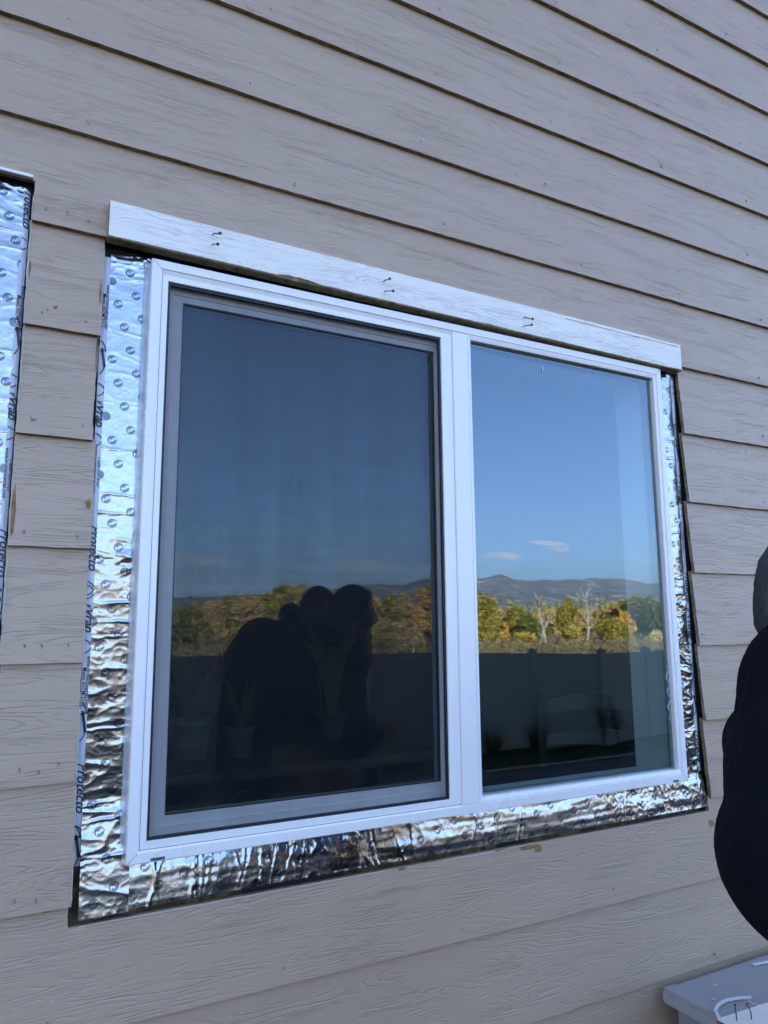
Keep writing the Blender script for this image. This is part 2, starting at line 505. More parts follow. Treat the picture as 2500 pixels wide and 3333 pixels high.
# sheathing behind the siding, with rough openings for the windows
R1 = (0.2394, 1.6645, -0.4128, 0.7265)        # outer rectangle of the window frame
def holes_wall(name, y0, y1, mat, parent, X0, X1, Z0, Z1, holes):
    mb = MB(); xs = sorted([X0, X1] + [h[0] for h in holes] + [h[1] for h in holes])
    zs = sorted(set([Z0, Z1] + [h[2] for h in holes] + [h[3] for h in holes]))
    for i in range(len(xs) - 1):
        for j in range(len(zs) - 1):
            xm, zm = (xs[i] + xs[i + 1]) / 2, (zs[j] + zs[j + 1]) / 2
            if any(h[0] < xm < h[1] and h[2] < zm < h[3] for h in holes): continue
            mb.add([(xs[i], y0, Z(zs[j])), (xs[i + 1], y0, Z(zs[j])), (xs[i + 1], y0, Z(zs[j + 1])), (xs[i], y0, Z(zs[j + 1]))], [(0, 1, 2, 3)])
            mb.add([(xs[i], y1, Z(zs[j])), (xs[i + 1], y1, Z(zs[j])), (xs[i + 1], y1, Z(zs[j + 1])), (xs[i], y1, Z(zs[j + 1]))], [(3, 2, 1, 0)])
    return mb.build(name, mat, parent)
RH = [inset(R1, 0.012), tuple(a + (OFF if i < 2 else 0) for i, a in enumerate(inset(R1, 0.012)))]
holes_wall('sheathing', 0.034, 0.048, SHEATH, house, WALLX0, WALLX1, WALLZ0, WALLZ1, RH)

# near-black strips that draw a dark line in the cut gaps
mb = MB()
for dx in (0, OFF):
    mb.box(1.7395 + dx, 1.775 + dx, 0.0312, 0.0335, Z(-0.43), Z(0.86))
    mb.box(0.12 + dx, 0.160 + dx, 0.0312, 0.0335, Z(-0.41), Z(0.86))
    mb.box(0.12 + dx, 1.775 + dx, 0.0314, 0.0332, Z(0.722), Z(0.86))
    # stretches of the gap below where a near-black strip covers the brown board
    mb.box(0.46 + dx, 0.675 + dx, 0.0312, 0.0335, Z(-0.52), Z(-0.485))
    mb.box(1.06 + dx, 1.14 + dx, 0.0312, 0.0335, Z(-0.52), Z(-0.485))
    mb.box(1.738 + dx, 1.775 + dx, 0.0312, 0.0335, Z(-0.52), Z(-0.43))
mb.build('dark_gap_strips', GAPBLK, house)

# ---- white edge of the under tape with its printing
def text_mesh(body, size, bold=0.0, shear=0.0):
    cu = bpy.data.curves.new('t', 'FONT'); cu.body = body; cu.size = size; cu.shear = shear
    cu.offset = bold; cu.fill_mode = 'FRONT'; cu.resolution_u = 3
    o = bpy.data.objects.new('t', cu); col.objects.link(o)
    dg = bpy.context.evaluated_depsgraph_get(); dg.update()
    me = bpy.data.meshes.new_from_object(o.evaluated_get(dg))
    vs = [v.co.copy() for v in me.vertices]; fs = [tuple(p.vertices) for p in me.polygons]
    bpy.data.objects.remove(o); bpy.data.curves.remove(cu); bpy.data.meshes.remove(me)
    return vs, fs
TXT = {
    'web': text_mesh('www.protectowrap.com', 0.0092, 0.0001),
    'web2': text_mesh('Meets ASTM 2112', 0.0092, 0.0001),
    'tel': text_mesh('1-800-759-9727', 0.0092, 0.0001),
    'pro': text_mesh('Protecto', 0.0235, 0.0004, 0.35),
    'wrap': text_mesh('Wrap', 0.0235, 0.0004, 0.35),
    'logo': text_mesh('Pella', 0.0080, 0.00018, 0.35),
}
def strip_prints(x_first, x_second, y, edge, side):
    """black printing running down the white strip; letters cut off by the foil edge"""
    mb = MB()
    def put(key, zt, xb, sc=1.0):
        vs, fs = TXT[key]
        out = []
        for v in vs:
            # text runs downward; its letter tops point to +x
            out.append((xb + v.y * sc, y, Z(zt - v.x * sc)))
        # keep within the strip
        lo, hi = edge
        out2 = [(min(max(p[0], lo), hi), p[1], p[2]) for p in out]
        for f in fs:
            if all(abs(out[i][0] - out2[i][0]) < 1e-9 for i in f): mb.add([out2[i] for i in f], [tuple(range(len(f)))])
            elif any(abs(out[i][0] - out2[i][0]) < 1e-9 for i in f): mb.add([out2[i] for i in f], [tuple(range(len(f)))])
    def arc(zc, rz, xc, rx, a0, a1, wd=0.0009):
        lo, hi = edge; N = 26
        for i in range(N):
            t0, t1 = a0 + (a1 - a0) * i / N, a0 + (a1 - a0) * (i + 1) / N
            q = []
            for tt, k in ((t0, -1), (t1, -1), (t1, 1), (t0, 1)):
                q.append((xc + (rx + k * wd) * math.cos(tt), y, Z(zc + (rz + k * wd) * math.sin(tt))))
            if all(lo <= p[0] <= hi for p in q): mb.add(q, [(0, 1, 2, 3)])
    lo, hi = edge
    z = 0.665
    for (kind, z) in side:
        if kind == 'w': put('web', z, lo + 0.0074); put('web2', z - 0.02, lo + 0.0008)
        elif kind == 't': put('tel', z, lo + 0.0076); put('web', z + 0.02, lo + 0.0004)
        elif kind == 'p': put('pro', z, lo + 0.0014); arc(z - 0.118, 0.012, lo - 0.001, 0.013, -math.pi / 2, math.pi / 2)
        elif kind == 'r': arc(z, 0.012, lo - 0.001, 0.013, -math.pi / 2, math.pi / 2); put('wrap', z - 0.016, lo + 0.0002); arc(z - 0.098, 0.012, lo - 0.001, 0.013, -math.pi / 2, math.pi / 2)
        elif kind == 'o':
            arc(z, 0.036, lo - 0.004, 0.0165, -math.pi / 2, math.pi / 2, 0.0011)
            mb.add([(lo + 0.002, y, Z(z + 0.018)), (lo + 0.0065, y, Z(z + 0.019)), (lo + 0.0125, y, Z(z - 0.018)), (lo + 0.008, y, Z(z - 0.02))], [(0, 1, 2, 3)])
            mb.add([(lo + 0.001, y, Z(z + 0.013)), (lo + 0.012, y, Z(z + 0.017)), (lo + 0.012, y, Z(z + 0.0145)), (lo + 0.001, y, Z(z + 0.0105))], [(0, 1, 2, 3)])
    return mb
seqL = [('w', 0.665), ('o', 0.515), ('r', 0.45), ('t', 0.32), ('p', 0.19), ('r', 0.065), ('w', -0.05), ('o', -0.165), ('p', -0.235), ('o', -0.375)]
seqR = [('p', 0.80), ('w', 0.60), ('o', 0.50), ('r', 0.415), ('t', 0.27), ('p', 0.145), ('r', 0.03), ('w', -0.09), ('o', -0.215), ('p', -0.29), ('r', -0.38)]

def white_strip(dx, edges, zr, seq, name='white_tape_edge'):
    z0, z1 = zr; N = 60
    P, Fc = [], []
    for i in range(N + 1):
        z = z0 + (z1 - z0) * i / N
        a = 0.0006 * n1(z * 30, 11)
        for x, yy in ((edges[0] + a, 0.0300), ((edges[0] + edges[1]) / 2, 0.0290 + 0.0006 * n1(z * 14, 4)), (edges[1], 0.0302)):
            P.append((x + dx, yy, Z(z)))
    for i in range(N):
        for k in range(2):
            a = i * 3 + k; Fc.append((a, a + 1, a + 4, a + 3))
    pm = strip_prints(0, 0, 0.0280, (edges[0] + 0.0004 + dx, edges[1] - 0.0003 + dx), seq)
    tape = MB(); tape.add(P, Fc, 0); tape.add(pm.v, pm.f, 1)
    tape.build(name, None, house, mats=[TAPEWHITE, INK])
white_strip(0, (0.1535, 0.1668), (-0.4085, 0.722), seqL)
white_strip(0, (1.7375, 1.7500), (-0.433, 0.726), seqR)
white_strip(OFF, (1.7375, 1.7490), (-0.433, 0.82), [(k, z + 0.03) for k, z in seqR])

# ---- foil flashing tape
def crease(d, wdt): return math.exp(-(d / wdt) ** 2)
def foil_h(a, b, seed, cre, rough, fine):
    BOW = 0.0
    if seed == 1.3: BOW = 0.13 * max(0.0, -0.30 - a)
    if seed == 5.2:
        BOW = 0.0015 * math.sin(math.pi * min(1, max(0, (b + 0.4895) / 0.085))) + 0.15 * (-0.404 - b) + 0.0011 * noise.noise(Vector((a * 5, b * 42, 8))) + 0.0006 * noise.noise(Vector((a * 13, b * 95, 3)))
    """height of the foil; a along the strip, b across"""
    v = Vector((a * 9, b * 14, seed))
    h = BOW + 0.0009 * rough * noise.noise(v * 2.2)
    rdg = 1 - abs(noise.noise(Vector((a * 34, b * 16, seed + 5)))) * 2.2
    h += 0.0007 * rough * max(0, rdg) ** 2
    rdg2 = 1 - abs(noise.noise(Vector((a * 85, b * 55, seed + 9)))) * 2.4
    h += 0.00040 * fine * max(0, rdg2) ** 2
    for (c, amp, tilt, wd) in cre:
        d = a - c - tilt * b - 0.0032 * noise.noise(Vector((b * 40, c * 31, seed))) - 0.0014 * noise.noise(Vector((b * 140, c * 17, seed)))
        h += 0.7 * amp * crease(d, wd) * min(1.0, max(0.12, 0.75 + 1.6 * noise.noise(Vector((b * 13, c * 23, seed + 3))))) * (0.55 + 0.9 * noise.noise(Vector((b * 22, c * 9, 2.0))) ** 2 + 0.3)
    return h
def foil_strip(parent, horiz, a0, a1, b0, b1, ybase, seed, cre, roughf, finef, ragged=(0, 0, 0, 0), sa=0.0021, sb=0.0021, bow=0.0006):
    na, nb = int((a1 - a0) / sa) + 1, int((b1 - b0) / sb) + 1
    P, Fc = [], []
    for i in range(na + 1):
        a = a0 + (a1 - a0) * i / na
        for j in range(nb + 1):
            b = b0 + (b1 - b0) * j / nb
            bb, aa = b, a
            if j == 0: bb += ragged[0] * noise.noise(Vector((a * 130, 1, seed)))
            if j == nb: bb += ragged[1] * noise.noise(Vector((a * 130, 2, seed)))
            if i == 0: aa += ragged[2] * noise.noise(Vector((b * 130, 3, seed)))
            if i == na: aa += ragged[3] * noise.noise(Vector((b * 130, 4, seed)))
            y = ybase - foil_h(a, b, seed, cre, roughf(a, b), finef(a, b))
            P.append((bb, y, Z(aa)) if not horiz else (aa, y, Z(bb)))
    for i in range(na):
        for j in range(nb):
            k = i * (nb + 1) + j
            q = (k, k + 1, k + nb + 2, k + nb + 1)
            Fc.append(q if not horiz else q[::-1])
    # printed roundels, following the same surface
    mb = MB(); A_ = (-0.0455, 0.0135); B_ = (-0.0235, -0.033)
    lv, lf = TXT['logo']; lw = max(v.x for v in lv); lh = max(v.y for v in lv)
    ml = MB()
    def surf(a, b, lift):
        y = ybase - foil_h(a, b, seed, cre, roughf(a, b), finef(a, b)) - lift
        return (b, y, Z(a)) if not horiz else (a, y, Z(b))
    ref = (0.6525, 0.2165) if not horiz else (0.30, -0.458)
    for i in range(-80, 81):
        for j in range(-40, 41):
            ca = ref[0] + i * A_[0] + j * B_[0]; cb_ = ref[1] + i * A_[1] + j * B_[1]
            if horiz: ca, cb_ = ref[0] + i * 0.0455 + j * 0.0235, ref[1] + i * 0.0135 - j * 0.033
            R_ = 0.0088
            if not (a0 - R_ * 0.2 < ca < a1 and b0 - 0.2 * R_ < cb_ < b1 + 0.2 * R_): continue
            N = 18; rings = [0, 0.4, 0.75, 1.0]; base = len(mb.v)
            def cl(a, b): return min(max(a, a0 + .0004), a1 - .0004), min(max(b, b0 + 0.0004), b1 - 0.0004)
            pts = []
            for r in rings[1:]:
                for k in range(N):
                    th = 2 * math.pi * k / N
                    pts.append(surf(*cl(ca + R_ * r * math.sin(th), cb_ + R_ * r * math.cos(th)), 0.00025))
            vs = [surf(*cl(ca, cb_), 0.00025)] + pts
            fs = [(0, 1 + k, 1 + (k + 1) % N) for k in range(N)]
            for q in range(len(rings) - 2):
                for k in range(N):
                    k2 = (k + 1) % N
                    fs.append((1 + q * N + k, 1 + (q + 1) * N + k, 1 + (q + 1) * N + k2, 1 + q * N + k2))
            mb.add(vs, fs)
            # lettering across the disc, rising to the right
            ang = math.radians(32); c_, s_ = math.cos(ang), math.sin(ang); sc = 0.0150 / lw
            tv = []
            ok = True
            for v in lv:
                x_, y_ = (v.x - lw / 2) * sc, (v.y - lh / 2) * sc
                du, dv = x_ * c_ - y_ * s_, x_ * s_ + y_ * c_
                aa, bb = (ca + dv, cb_ + du) if not horiz else (ca + du, cb_ + dv)
                if not (a0 < aa < a1 and b0 < bb < b1): ok = False
                tv.append(surf(*cl(aa, bb), 0.0006))
            if ok: ml.add(tv, lf)
    tape = MB(); tape.add(P, Fc, 0); tape.add(mb.v, mb.f, 1); tape.add(ml.v, ml.f, 2)
    return tape.build('flashing_tape', None, parent, smooth=True, mats=[FOIL, FOILINK, FOILINK_L])
rl = random.Random(3)
creL = [(0.695, 0.0012, 0.1, 0.0018), (0.598, 0.0016, -0.12, 0.0016), (0.585, 0.0008, -0.3, 0.002), (0.505, 0.0010, -0.08, 0.0018), (0.437, 0.0013, -0.06, 0.0016), (0.360, 0.0014, -0.12, 0.0018),
        (0.259, 0.0014, -0.05, 0.0018), (0.214, 0.0016, 0.0, 0.0018), (0.152, 0.0018, -0.12, 0.002), (0.042, 0.0018, 0.02, 0.0022), (0.001, 0.0018, 0.05, 0.002), (-0.022, 0.0015, 0.03, 0.002),
        (-0.083, 0.002, 0.05, 0.0022), (-0.12, 0.0017, 0.0, 0.002), (-0.143, 0.002, 0.0, 0.002), (-0.19, 0.002, 0.05, 0.002), (-0.262, 0.0022, 0.02, 0.0022), (-0.33, 0.0022, 0.12, 0.002), (-0.355, 0.0022, 0.1, 0.002),
        (-0.395, 0.0022, 0.0, 0.002), (-0.43, 0.0028, 0.15, 0.003)]
def rL(a, b): return 0.45 + (0.9 if a > 0.665 else 0) + 0.6 * min(1, max(0, (0.2 - a) / 0.25)) + 0.5 * min(1, max(0, (-0.05 - a) / 0.2)) + 2.2 * crease(a - 0.13, 0.035) * (b > 0.2)
def fL(a, b): return 0.35 + (1.6 if a > 0.685 else 0) + 0.55 * min(1, max(0, (0.16 - a) / 0.2)) + 2.0 * crease(a - 0.13, 0.03) * (b > 0.21)
foilL = foil_strip(house, False, -0.4895, 0.7365, 0.1662, 0.2475, 0.0300, 1.3, creL, rL, fL, (0.0006, 0, 0.002, 0.004))
creR = [(z, 0.0016, rl.uniform(-.15, .15), 0.0018) for z in (0.66, 0.598, 0.54, 0.47, 0.41, 0.35, 0.22, 0.16, 0.09, 0.05, 0.0, -0.04, -0.09, -0.16, -0.24, -0.28, -0.36, -0.41)]
def rR(a, b): return 0.7 + 1.8 * min(1, max(0, (0.25 - a) / 0.3))
def fR(a, b): return 0.6 + 1.6 * min(1, max(0, (0.2 - a) / 0.25))
foil_strip(house, False, -0.4885, 0.7285, 1.655, 1.7385, 0.0300, 7.7, creR, rR, fR, (0, 0.0006, 0.002, 0.002))
foil_strip(house, False, -0.4885, 0.8250, 1.655 + OFF, 1.7385 + OFF + 0.005, 0.0305, 3.1, [(z, 0.0014, rl.uniform(-.1, .1), 0.0018) for z in (0.735, 0.70, 0.60, 0.5, 0.44, 0.35, 0.22, 0.12, 0.05, -0.05, -0.12, -0.2, -0.3)],
           lambda a, b: 0.9 + (1.2 if a > 0.75 else 0) + 1.2 * min(1, max(0, (0.1 - a) / 0.3)), lambda a, b: 0.5 + (1.4 if a > 0.79 else 0) + max(0, min(1.2, (0.1 - a) * 5)), (0, 0.0008, 0.002, 0.003))
creB = []
for x in (0.262, 0.27, 0.335, 0.345, 0.36, 0.405, 0.42, 0.45, 0.505, 0.515, 0.56, 0.565, 0.60, 0.625, 0.638, 0.65, 0.70, 0.71, 0.76, 0.80, 0.86, 0.93, 1.0, 1.08, 1.13, 1.2, 1.27, 1.35, 1.42, 1.44, 1.5, 1.53, 1.56, 1.62, 1.65, 1.70):
    creB.append((x, rl.uniform(0.0006, 0.0024), rl.uniform(-.35, .35), rl.uniform(0.0016, 0.0030)))
def rB(a, b): return 0.4 + 1.2 * crease(a - 0.62, 0.2) + 1.2 * min(1, max(0, (a - 1.3) / 0.25))
def fB(a, b): return 0.25 + 1.2 * min(1, max(0, (a - 1.2) / 0.3)) + 0.8 * crease(a - 0.6, 0.15)
foil_strip(house, True, 0.242, 1.755, -0.4895, -0.400, 0.0285, 5.2, creB, rB, fB, (0.0012, 0, 0.001, 0.004))

# ---- window builder
def window(dx, second=False):
    def R(r): return (r[0] + dx, r[1] + dx, Z(r[2]), Z(r[3]))
    def X(x): return x + dx
    win = None
    mb = MB()
    base = R1
    prof = [(0.0, 0.034), (0.0, 0.0018), (0.0016, 0.0), (0.0180, -0.0002), (0.0192, 0.0035), (0.0215, 0.0038)]
    for i in range(len(prof) - 1):
        mb.ring(R(inset(base, prof[i][0])), R(inset(base, prof[i + 1][0])), prof[i][1], prof[i + 1][1])
    # hairline at the four mitres
    # glazing bead of the fixed pane
    Ro = (0.9925, 1.6430, -0.3913, 0.7050); Ri = (1.0035, 1.6345, -0.3810, 0.6945)
    mb.ring(R(Ro), R(inset(Ro, .0012)), 0.0038, 0.0005)
    mb.ring(R(inset(Ro, .0012)), R((Ri[0] - .001, Ri[1] + .001, Ri[2] - .001, Ri[3] + .001)), 0.0005, 0.0030)
    mb.ring(R((Ri[0] - .001, Ri[1] + .001, Ri[2] - .001, Ri[3] + .001)), R(Ri), 0.0030, 0.0046)
    mb.ring(R(Ri), R(Ri), 0.0046, 0.0200)
    # liner of the sliding side
    Lo = (0.2609, 0.9480, -0.3913, 0.6975); Li = (0.2732, 0.9172, -0.3770, 0.6850)
    mb.ring(R(Lo), R(inset(Lo, .001)), 0.0075, 0.0035)
    mb.ring(R(inset(Lo, .001)), R(inset(Li, -.001)), 0.0035, 0.0028)
    mb.ring(R(inset(Li, -.001)), R(Li), 0.0028, 0.0040)
    mb.ring(R(Li), R(Li), 0.0040, 0.0600)
    mb.add([(X(0.2609), 0.0075, Z(0.6975)), (X(0.9480), 0.0075, Z(0.6975)), (X(0.9480), 0.0038, Z(0.7051)), (X(0.2609), 0.0038, Z(0.7051))], [(0, 1, 2, 3)])
    fr = mb.build('window', VINYL, house)
    if not second: fr['label'] = 'white vinyl sliding window frame with mirrored trees and hills in its panes'
    # centre mullion
    m2 = MB(); m2.box(X(0.9482), X(0.9926), -0.0006, 0.02, Z(-0.3911), Z(0.7048), bev=0.0012)
    m2.build('mullion', VINYL, fr)
    # mitre joints, drawn as thin dark strips laid on the frame
    m3 = MB()
    for (cxx, czz, sx, sz) in ((R1[0], R1[3], 1, -1), (R1[1], R1[3], -1, -1), (R1[0], R1[2], 1, 1), (R1[1], R1[2], -1, 1)):
        a = Vector((X(cxx) + sx * .001, -0.0004, Z(czz) + sz * .001)); b = Vector((X(cxx) + sx * .0182, -0.0004, Z(czz) + sz * .0182))
        nrm = Vector((-sz, 0, sx)).normalized() * 0.00035
        m3 = MB(); m3.add([a - nrm, b - nrm, b + nrm, a + nrm], [(0, 1, 2, 3)]); m3.build('mitre_joint', SLOTM, fr)
    # weep slots
    for (x0, x1) in ((0.281, 0.306), (1.608, 1.628)):
        ms = MB(); ms.box(X(x0), X(x1), -0.0008, 0.004, Z(-0.4105), Z(-0.4055), bev=0.0004); ms.build('weep_slot', SLOTM, fr)
    # sliding sash
    So = (0.2733, 0.9250, -0.3769, 0.6849)
    Sm = (0.2900, 0.9190, -0.3600, 0.6700); Si = (0.3087, 0.9120, -0.3430, 0.6560)
    ms = MB()
    ms.ring(R(So), R(Sm), 0.0230, 0.0235)
    ms.ring(R(Sm), R(inset(Sm, .0008)), 0.0235, 0.0260)
    ms.ring(R(inset(Sm, .0008)), R(inset(Si, -.0012)), 0.0260, 0.0268)
    ms.ring(R(inset(Si, -.0012)), R(Si), 0.0268, 0.0280)
    ms.ring(R(Si), R(Si), 0.0280, 0.0600)
    ms.build('sash', VINYL_SASH, fr)
    mg = MB(); mg.ring(R(Si), R(inset(Si, 0.0025, 0.0085, 0.0025, 0.003)), 0.0318, 0.0322)  # black ring at the glass edge, widest on its right side
    mg.build('dark_glass_edge', DARKRUB, fr)
    # panes: two sheets each with an air gap
    def pane(rr, y, mat, tilt=0.0):
        x0, x1, z0, z1 = R(rr)
        nx_, nz_ = 12, 12; P = []; Fc = []
        for i in range(nx_ + 1):
            for j in range(nz_ + 1):
                u_, v_ = i / nx_, j / nz_
                bow = 0.00012 * (1 - (2 * u_ - 1) ** 2) * (1 - (2 * v_ - 1) ** 2) * (1 if tilt else -1)
                P.append((x0 + (x1 - x0) * u_, y + bow * 0.5 + tilt * (u_ - .5), z0 + (z1 - z0) * v_))
        for i in range(nx_):
            for j in range(nz_):
                a = i * (nz_ + 1) + j; Fc.append((a, a + nz_ + 1, a + nz_ + 2, a + 1))
        return mk('glass_pane', P, Fc, mat, fr, smooth=True)
    pane(Si, 0.0335, GLASS_OUT)
    pane(Si, 0.0475, GLASS_IN, 0.0008)
    pane(Ri, 0.0160, GLASS_OUT)
    pane(Ri, 0.0300, GLASS_IN, 0.0006)
    sp = MB()
    sp.ring(R(Ri), R(inset(Ri, 0.006)), 0.029, 0.029); sp.ring(R(inset(Ri, .006)), R(inset(Ri, .006)), 0.029, 0.0175); sp.ring(R(inset(Ri, .006)), R(Ri), 0.0175, 0.0175)
    sp.build('pane_spacer', NTsp, fr)
    # insect screen with its thin black frame
    sc = MB()
    So_ = (0.2734, 0.9170, -0.3768, 0.6848); Si_ = inset(So_, 0.0048)
    sc.ring(R(So_), R(So_), 0.014, 0.0075); sc.ring(R(So_), R(Si_), 0.0075, 0.0075); sc.ring(R(Si_), R(Si_), 0.0075, 0.0140)
    scf = sc.build('screen_frame', DARKRUB, fr)
    x0, x1, z0, z1 = R(Si_)
    mk('insect_screen', [(x0, 0.0125, z0), (x1, 0.0125, z0), (x1, 0.0125, z1), (x0, 0.0125, z1)], [(0, 1, 2, 3)], SCREEN, fr)
    # milky nailing-fin film down the left side
    P, Fc = [], []
    N = 80
    for i in range(N + 1):
        z = -0.405 + (0.722 + 0.405) * i / N
        e = 0.0009 * n1(z * 60, 3) + 0.0006 * n1(z * 170, 8)
        for (x, y) in ((0.2300 + e, 0.0225), (0.2325, 0.0190), (0.2360, 0.0180), (0.2392, 0.0175)):
            P.append((X(x), y, Z(z)))
    for i in range(N):
        for k in range(3):
            a = i * 4 + k; Fc.append((a, a + 1, a + 5, a + 4))
    mk('nailing_fin', P, Fc, FIN, fr, smooth=True)
    # interior jamb
    mj = MB(); J = inset(R1, 0.012)
    mj.ring(R(J), R(J), 0.048, 0.168)
    mj.build('interior_jamb', PLASTER, fr)
    return fr
NTsp = simple('spacer_metal', (0.30, 0.32, 0.32), 0.35, var=0.05, metal=0.6)
PLASTER = simple('white_interior_paint', (0.85, 0.85, 0.84), 0.6, var=0.03)
WIN = window(0.0)
window(OFF, True)
# blob of sealant squeezed out in a squiggle beside the right pane, and a paint fleck on the glass
CAULK = simple('clear_caulk', (0.42, 0.46, 0.47), 0.25, var=.1)
mb = MB(); pts = [(1.6275 + 0.0055 * math.sin(i * 0.9) - 0.0006 * abs(i - 12) * .3, 0.0142, Z(-0.115 - 0.0055 * i)) for i in range(26)]
mb.tube(pts, [0.0017 + .0006 * math.sin(i * 2.3) for i in range(26)], 6); mb.build('sealant_squiggle', CAULK, WIN, smooth=True)
mb = MB(); mb.tube([(1.238, 0.0148, Z(0.672)), (1.2385, 0.0146, Z(0.664)), (1.2375, 0.0148, Z(0.652))], [0.0006, 0.0017, 0.0005], 6); mb.build('paint_fleck', VINYL, WIN, smooth=True)
# metal drip edge left over the neighbouring opening
mb = MB(); mb.box(-0.75, 0.0190, -0.0010, 0.0150, Z(0.8325), Z(0.8385), bev=.0008); mb.build('drip_edge', VINYL, house)

# ---- head trim board left on the wall
def head_trim():
    P, Fc, Mi = [], [], []
    N = 240
    xl, xr = 0.1545, 1.7400
    for i in range(N + 1):
        f = i / N; x = xl + (xr - xl) * f
        zt = 0.8195 - 0.0100 * f + 0.0004 * n1(x * 60, 2); zb = 0.7435 - 0.0155 * f
        chip = max(0.0, n1(x * 11, 21) + 0.5 * n1(x * 47, 22) - 0.05) * 0.007 * (1.0 if f < 0.45 else 0.25) + 0.0008 * n1(x * 160, 4)
        if i == N: chip = 0.0
        yf = -0.0125 + 0.0006 * n1(x * 2.0, 6)
        za = zb + 0.0035 + chip
        P += [(x, 0.0140, Z(zt)), (x, yf + .001, Z(zt)), (x, yf, Z(zt - .0012)), (x, yf, Z(za)), (x, yf + 0.0012 + chip * 0.5, Z(zb + 0.0008)), (x, yf + 0.003, Z(zb)), (x, 0.0140, Z(zb - 0.0005))]
    for i in range(N):
        for k in range(6):
            a = i * 7 + k; Fc.append((a, a + 1, a + 8, a + 7)); Mi.append(0 if k < 3 else 1)
    Fc.append(tuple(range(7))[::-1]); Mi.append(1)
    Fc.append(tuple(N * 7 + k for k in range(7))); Mi.append(0)
    o = mk('head_trim', P, Fc, None, house, mats=[TRIMPAINT, RAWEDGE], fmat=Mi)
    o['label'] = 'weathered white trim board over the window with bent nails left sticking out'
    # caulk bead along the right part of the top edge
    mb = MB(); pts = [(x, -0.0135, Z(0.8195 - 0.0100 * (x - xl) / (xr - xl) - 0.0085 - 0.0006 * math.sin(x * 13))) for x in [1.30 + 0.0425 * i for i in range(11)]]
    mb.tube(pts, 0.0009, 5); mb.build('paint_ridge', TRIMPAINT, o)
    return o
trim = head_trim()
NAILM = simple('rusty_nail_steel', (0.06, 0.05, 0.045), 0.5, var=0.3, metal=0.7)
nv = MB()
nv.tube([(0, 0.010, 0), (0.001, -0.006, -0.0008), (0.0035, -0.016, -0.005), (0.004, -0.027, -0.009)], [0.0011] * 4, 6)
nv.tube([(0.004, -0.027, -0.009), (0.0040, -0.0285, -0.0094)], [0.0030, 0.0030], 9)
proto = None
for k, (x, z) in enumerate([(0.3535, 0.7990), (0.3540, 0.7765), (0.7531, 0.7860), (0.7544, 0.7610), (1.1587, 0.7775), (1.1560, 0.7530)]):
    if proto is None:
        proto = nv.build('nail', NAILM, trim); o = proto
    else:
        o = proto.copy(); col.objects.link(o); o.parent = trim
    o.location = (x, -0.0125, Z(z)); o.rotation_euler = (0.1 * math.sin(k * 2.1), 0.25 * math.sin(k * 3.3), 0.15 * math.cos(k * 1.7)); o.scale = (1.1, 1.1, 1.1); o['label'] = 'bent nail sticking out of the white trim board'

# nail heads driven flush in trim and siding
hd = MB(); hd.lathe([(0.0, -0.0007), (0.0028, -0.0006), (0.0038, 0.0), (0.0046, 0.0004)], n=14)
hdm = hd.build('nail_head', SIDING, siding, smooth=True)
NH = simple('nail_head_dirt', (0.26, 0.20, 0.15), 0.6, var=0.3)
hdm.data.materials.clear(); hdm.data.materials.append(NH)
pos = []
rn = random.Random(11)
for bi, zb in enumerate(laps):
    if zb < -1.2 or zb > 2.2: continue
    z = zb + 0.026
    for k in range(-1, 6):
        x = 0.41 * k + 0.10 * ((bi * 37) % 4) / 4 + rn.uniform(-.03, .03) + 0.05
        zz = z + rn.uniform(-.008, .008)
        if any(O[0] - .012 < x < O[1] + .012 and O[2] - .01 < zz < O[3] + .01 for O in (O1, O2)): continue
        if 0.13 < x < 1.78 and 0.72 < zz < 0.83: continue
        if x > 2.6 or x < -0.1: continue
        pos.append((x, zz))
for (x, z) in [(0.045, 0.78), (0.12, 0.775), (0.05, 0.575), (0.125, 0.572), (0.05, 0.372), (0.13, 0.37), (0.045, 0.168), (0.13, 0.163), (0.055, -0.03), (0.125, -0.03), (0.06, -0.235), (0.12, -0.232), (0.10, -0.447)]: pos.append((x, z))
first = True
tilt = math.atan2(TOP_Y - BUTT_Y, 0.2037)
for (x, z) in pos[:90]:
    o = hdm if first else hdm.copy()
    if not first: col.objects.link(o); o.parent = siding
    first = False
    o.location = (x, siding_y(z) - 0.0003, Z(z)); o.rotation_euler = (-math.pi / 2 - tilt, 0, rn.uniform(0, 3)); s_ = rn.uniform(0.6, 1.0); o.scale = (s_, s_, s_)

# chips of bare fibre and curls of peeled paint along the cut edges
def patch(x, z, rx, rz, seed, mat=CHIP, name='bare_patch', yo=-0.0012):
    vs = [(x, siding_y(z) + yo, Z(z))]; N = 16
    for k in range(N):
        th = 2 * math.pi * k / N
        r = 1 + 0.55 * noise.noise(Vector((math.cos(th) * 1.7, math.sin(th) * 1.7, seed)))
        xx, zz = x + rx * r * math.cos(th), z + rz * r * math.sin(th)
        vs.append((xx, siding_y(max(zz, laps[0])) - 0.0004, Z(zz)))
    mk(name, vs, [(0, 1 + k, 1 + (k + 1) % N) for k in range(N)], mat, siding)
patch(0.1480, 0.560 + 0.075, 0.0022, 0.022, 1.0)
patch(0.1485, 0.512, 0.0026, 0.035, 2.0)
patch(0.1465, 0.225, 0.005, 0.008, 3.0)
patch(0.0245, 0.205, 0.0034, 0.052, 4.0)
patch(0.071, 0.590, 0.004, 0.003, 6.0)
patch(0.0235, 0.660, 0.0025, 0.014, 6.5)
patch(1.135, -0.5085, 0.024, 0.0055, 7.0)
patch(1.163, -0.514, 0.012, 0.010, 7.5)
patch(1.055, -0.5055, 0.018, 0.0030, 7.7)
patch(0.80, -0.5050, 0.012, 0.003, 8.0)
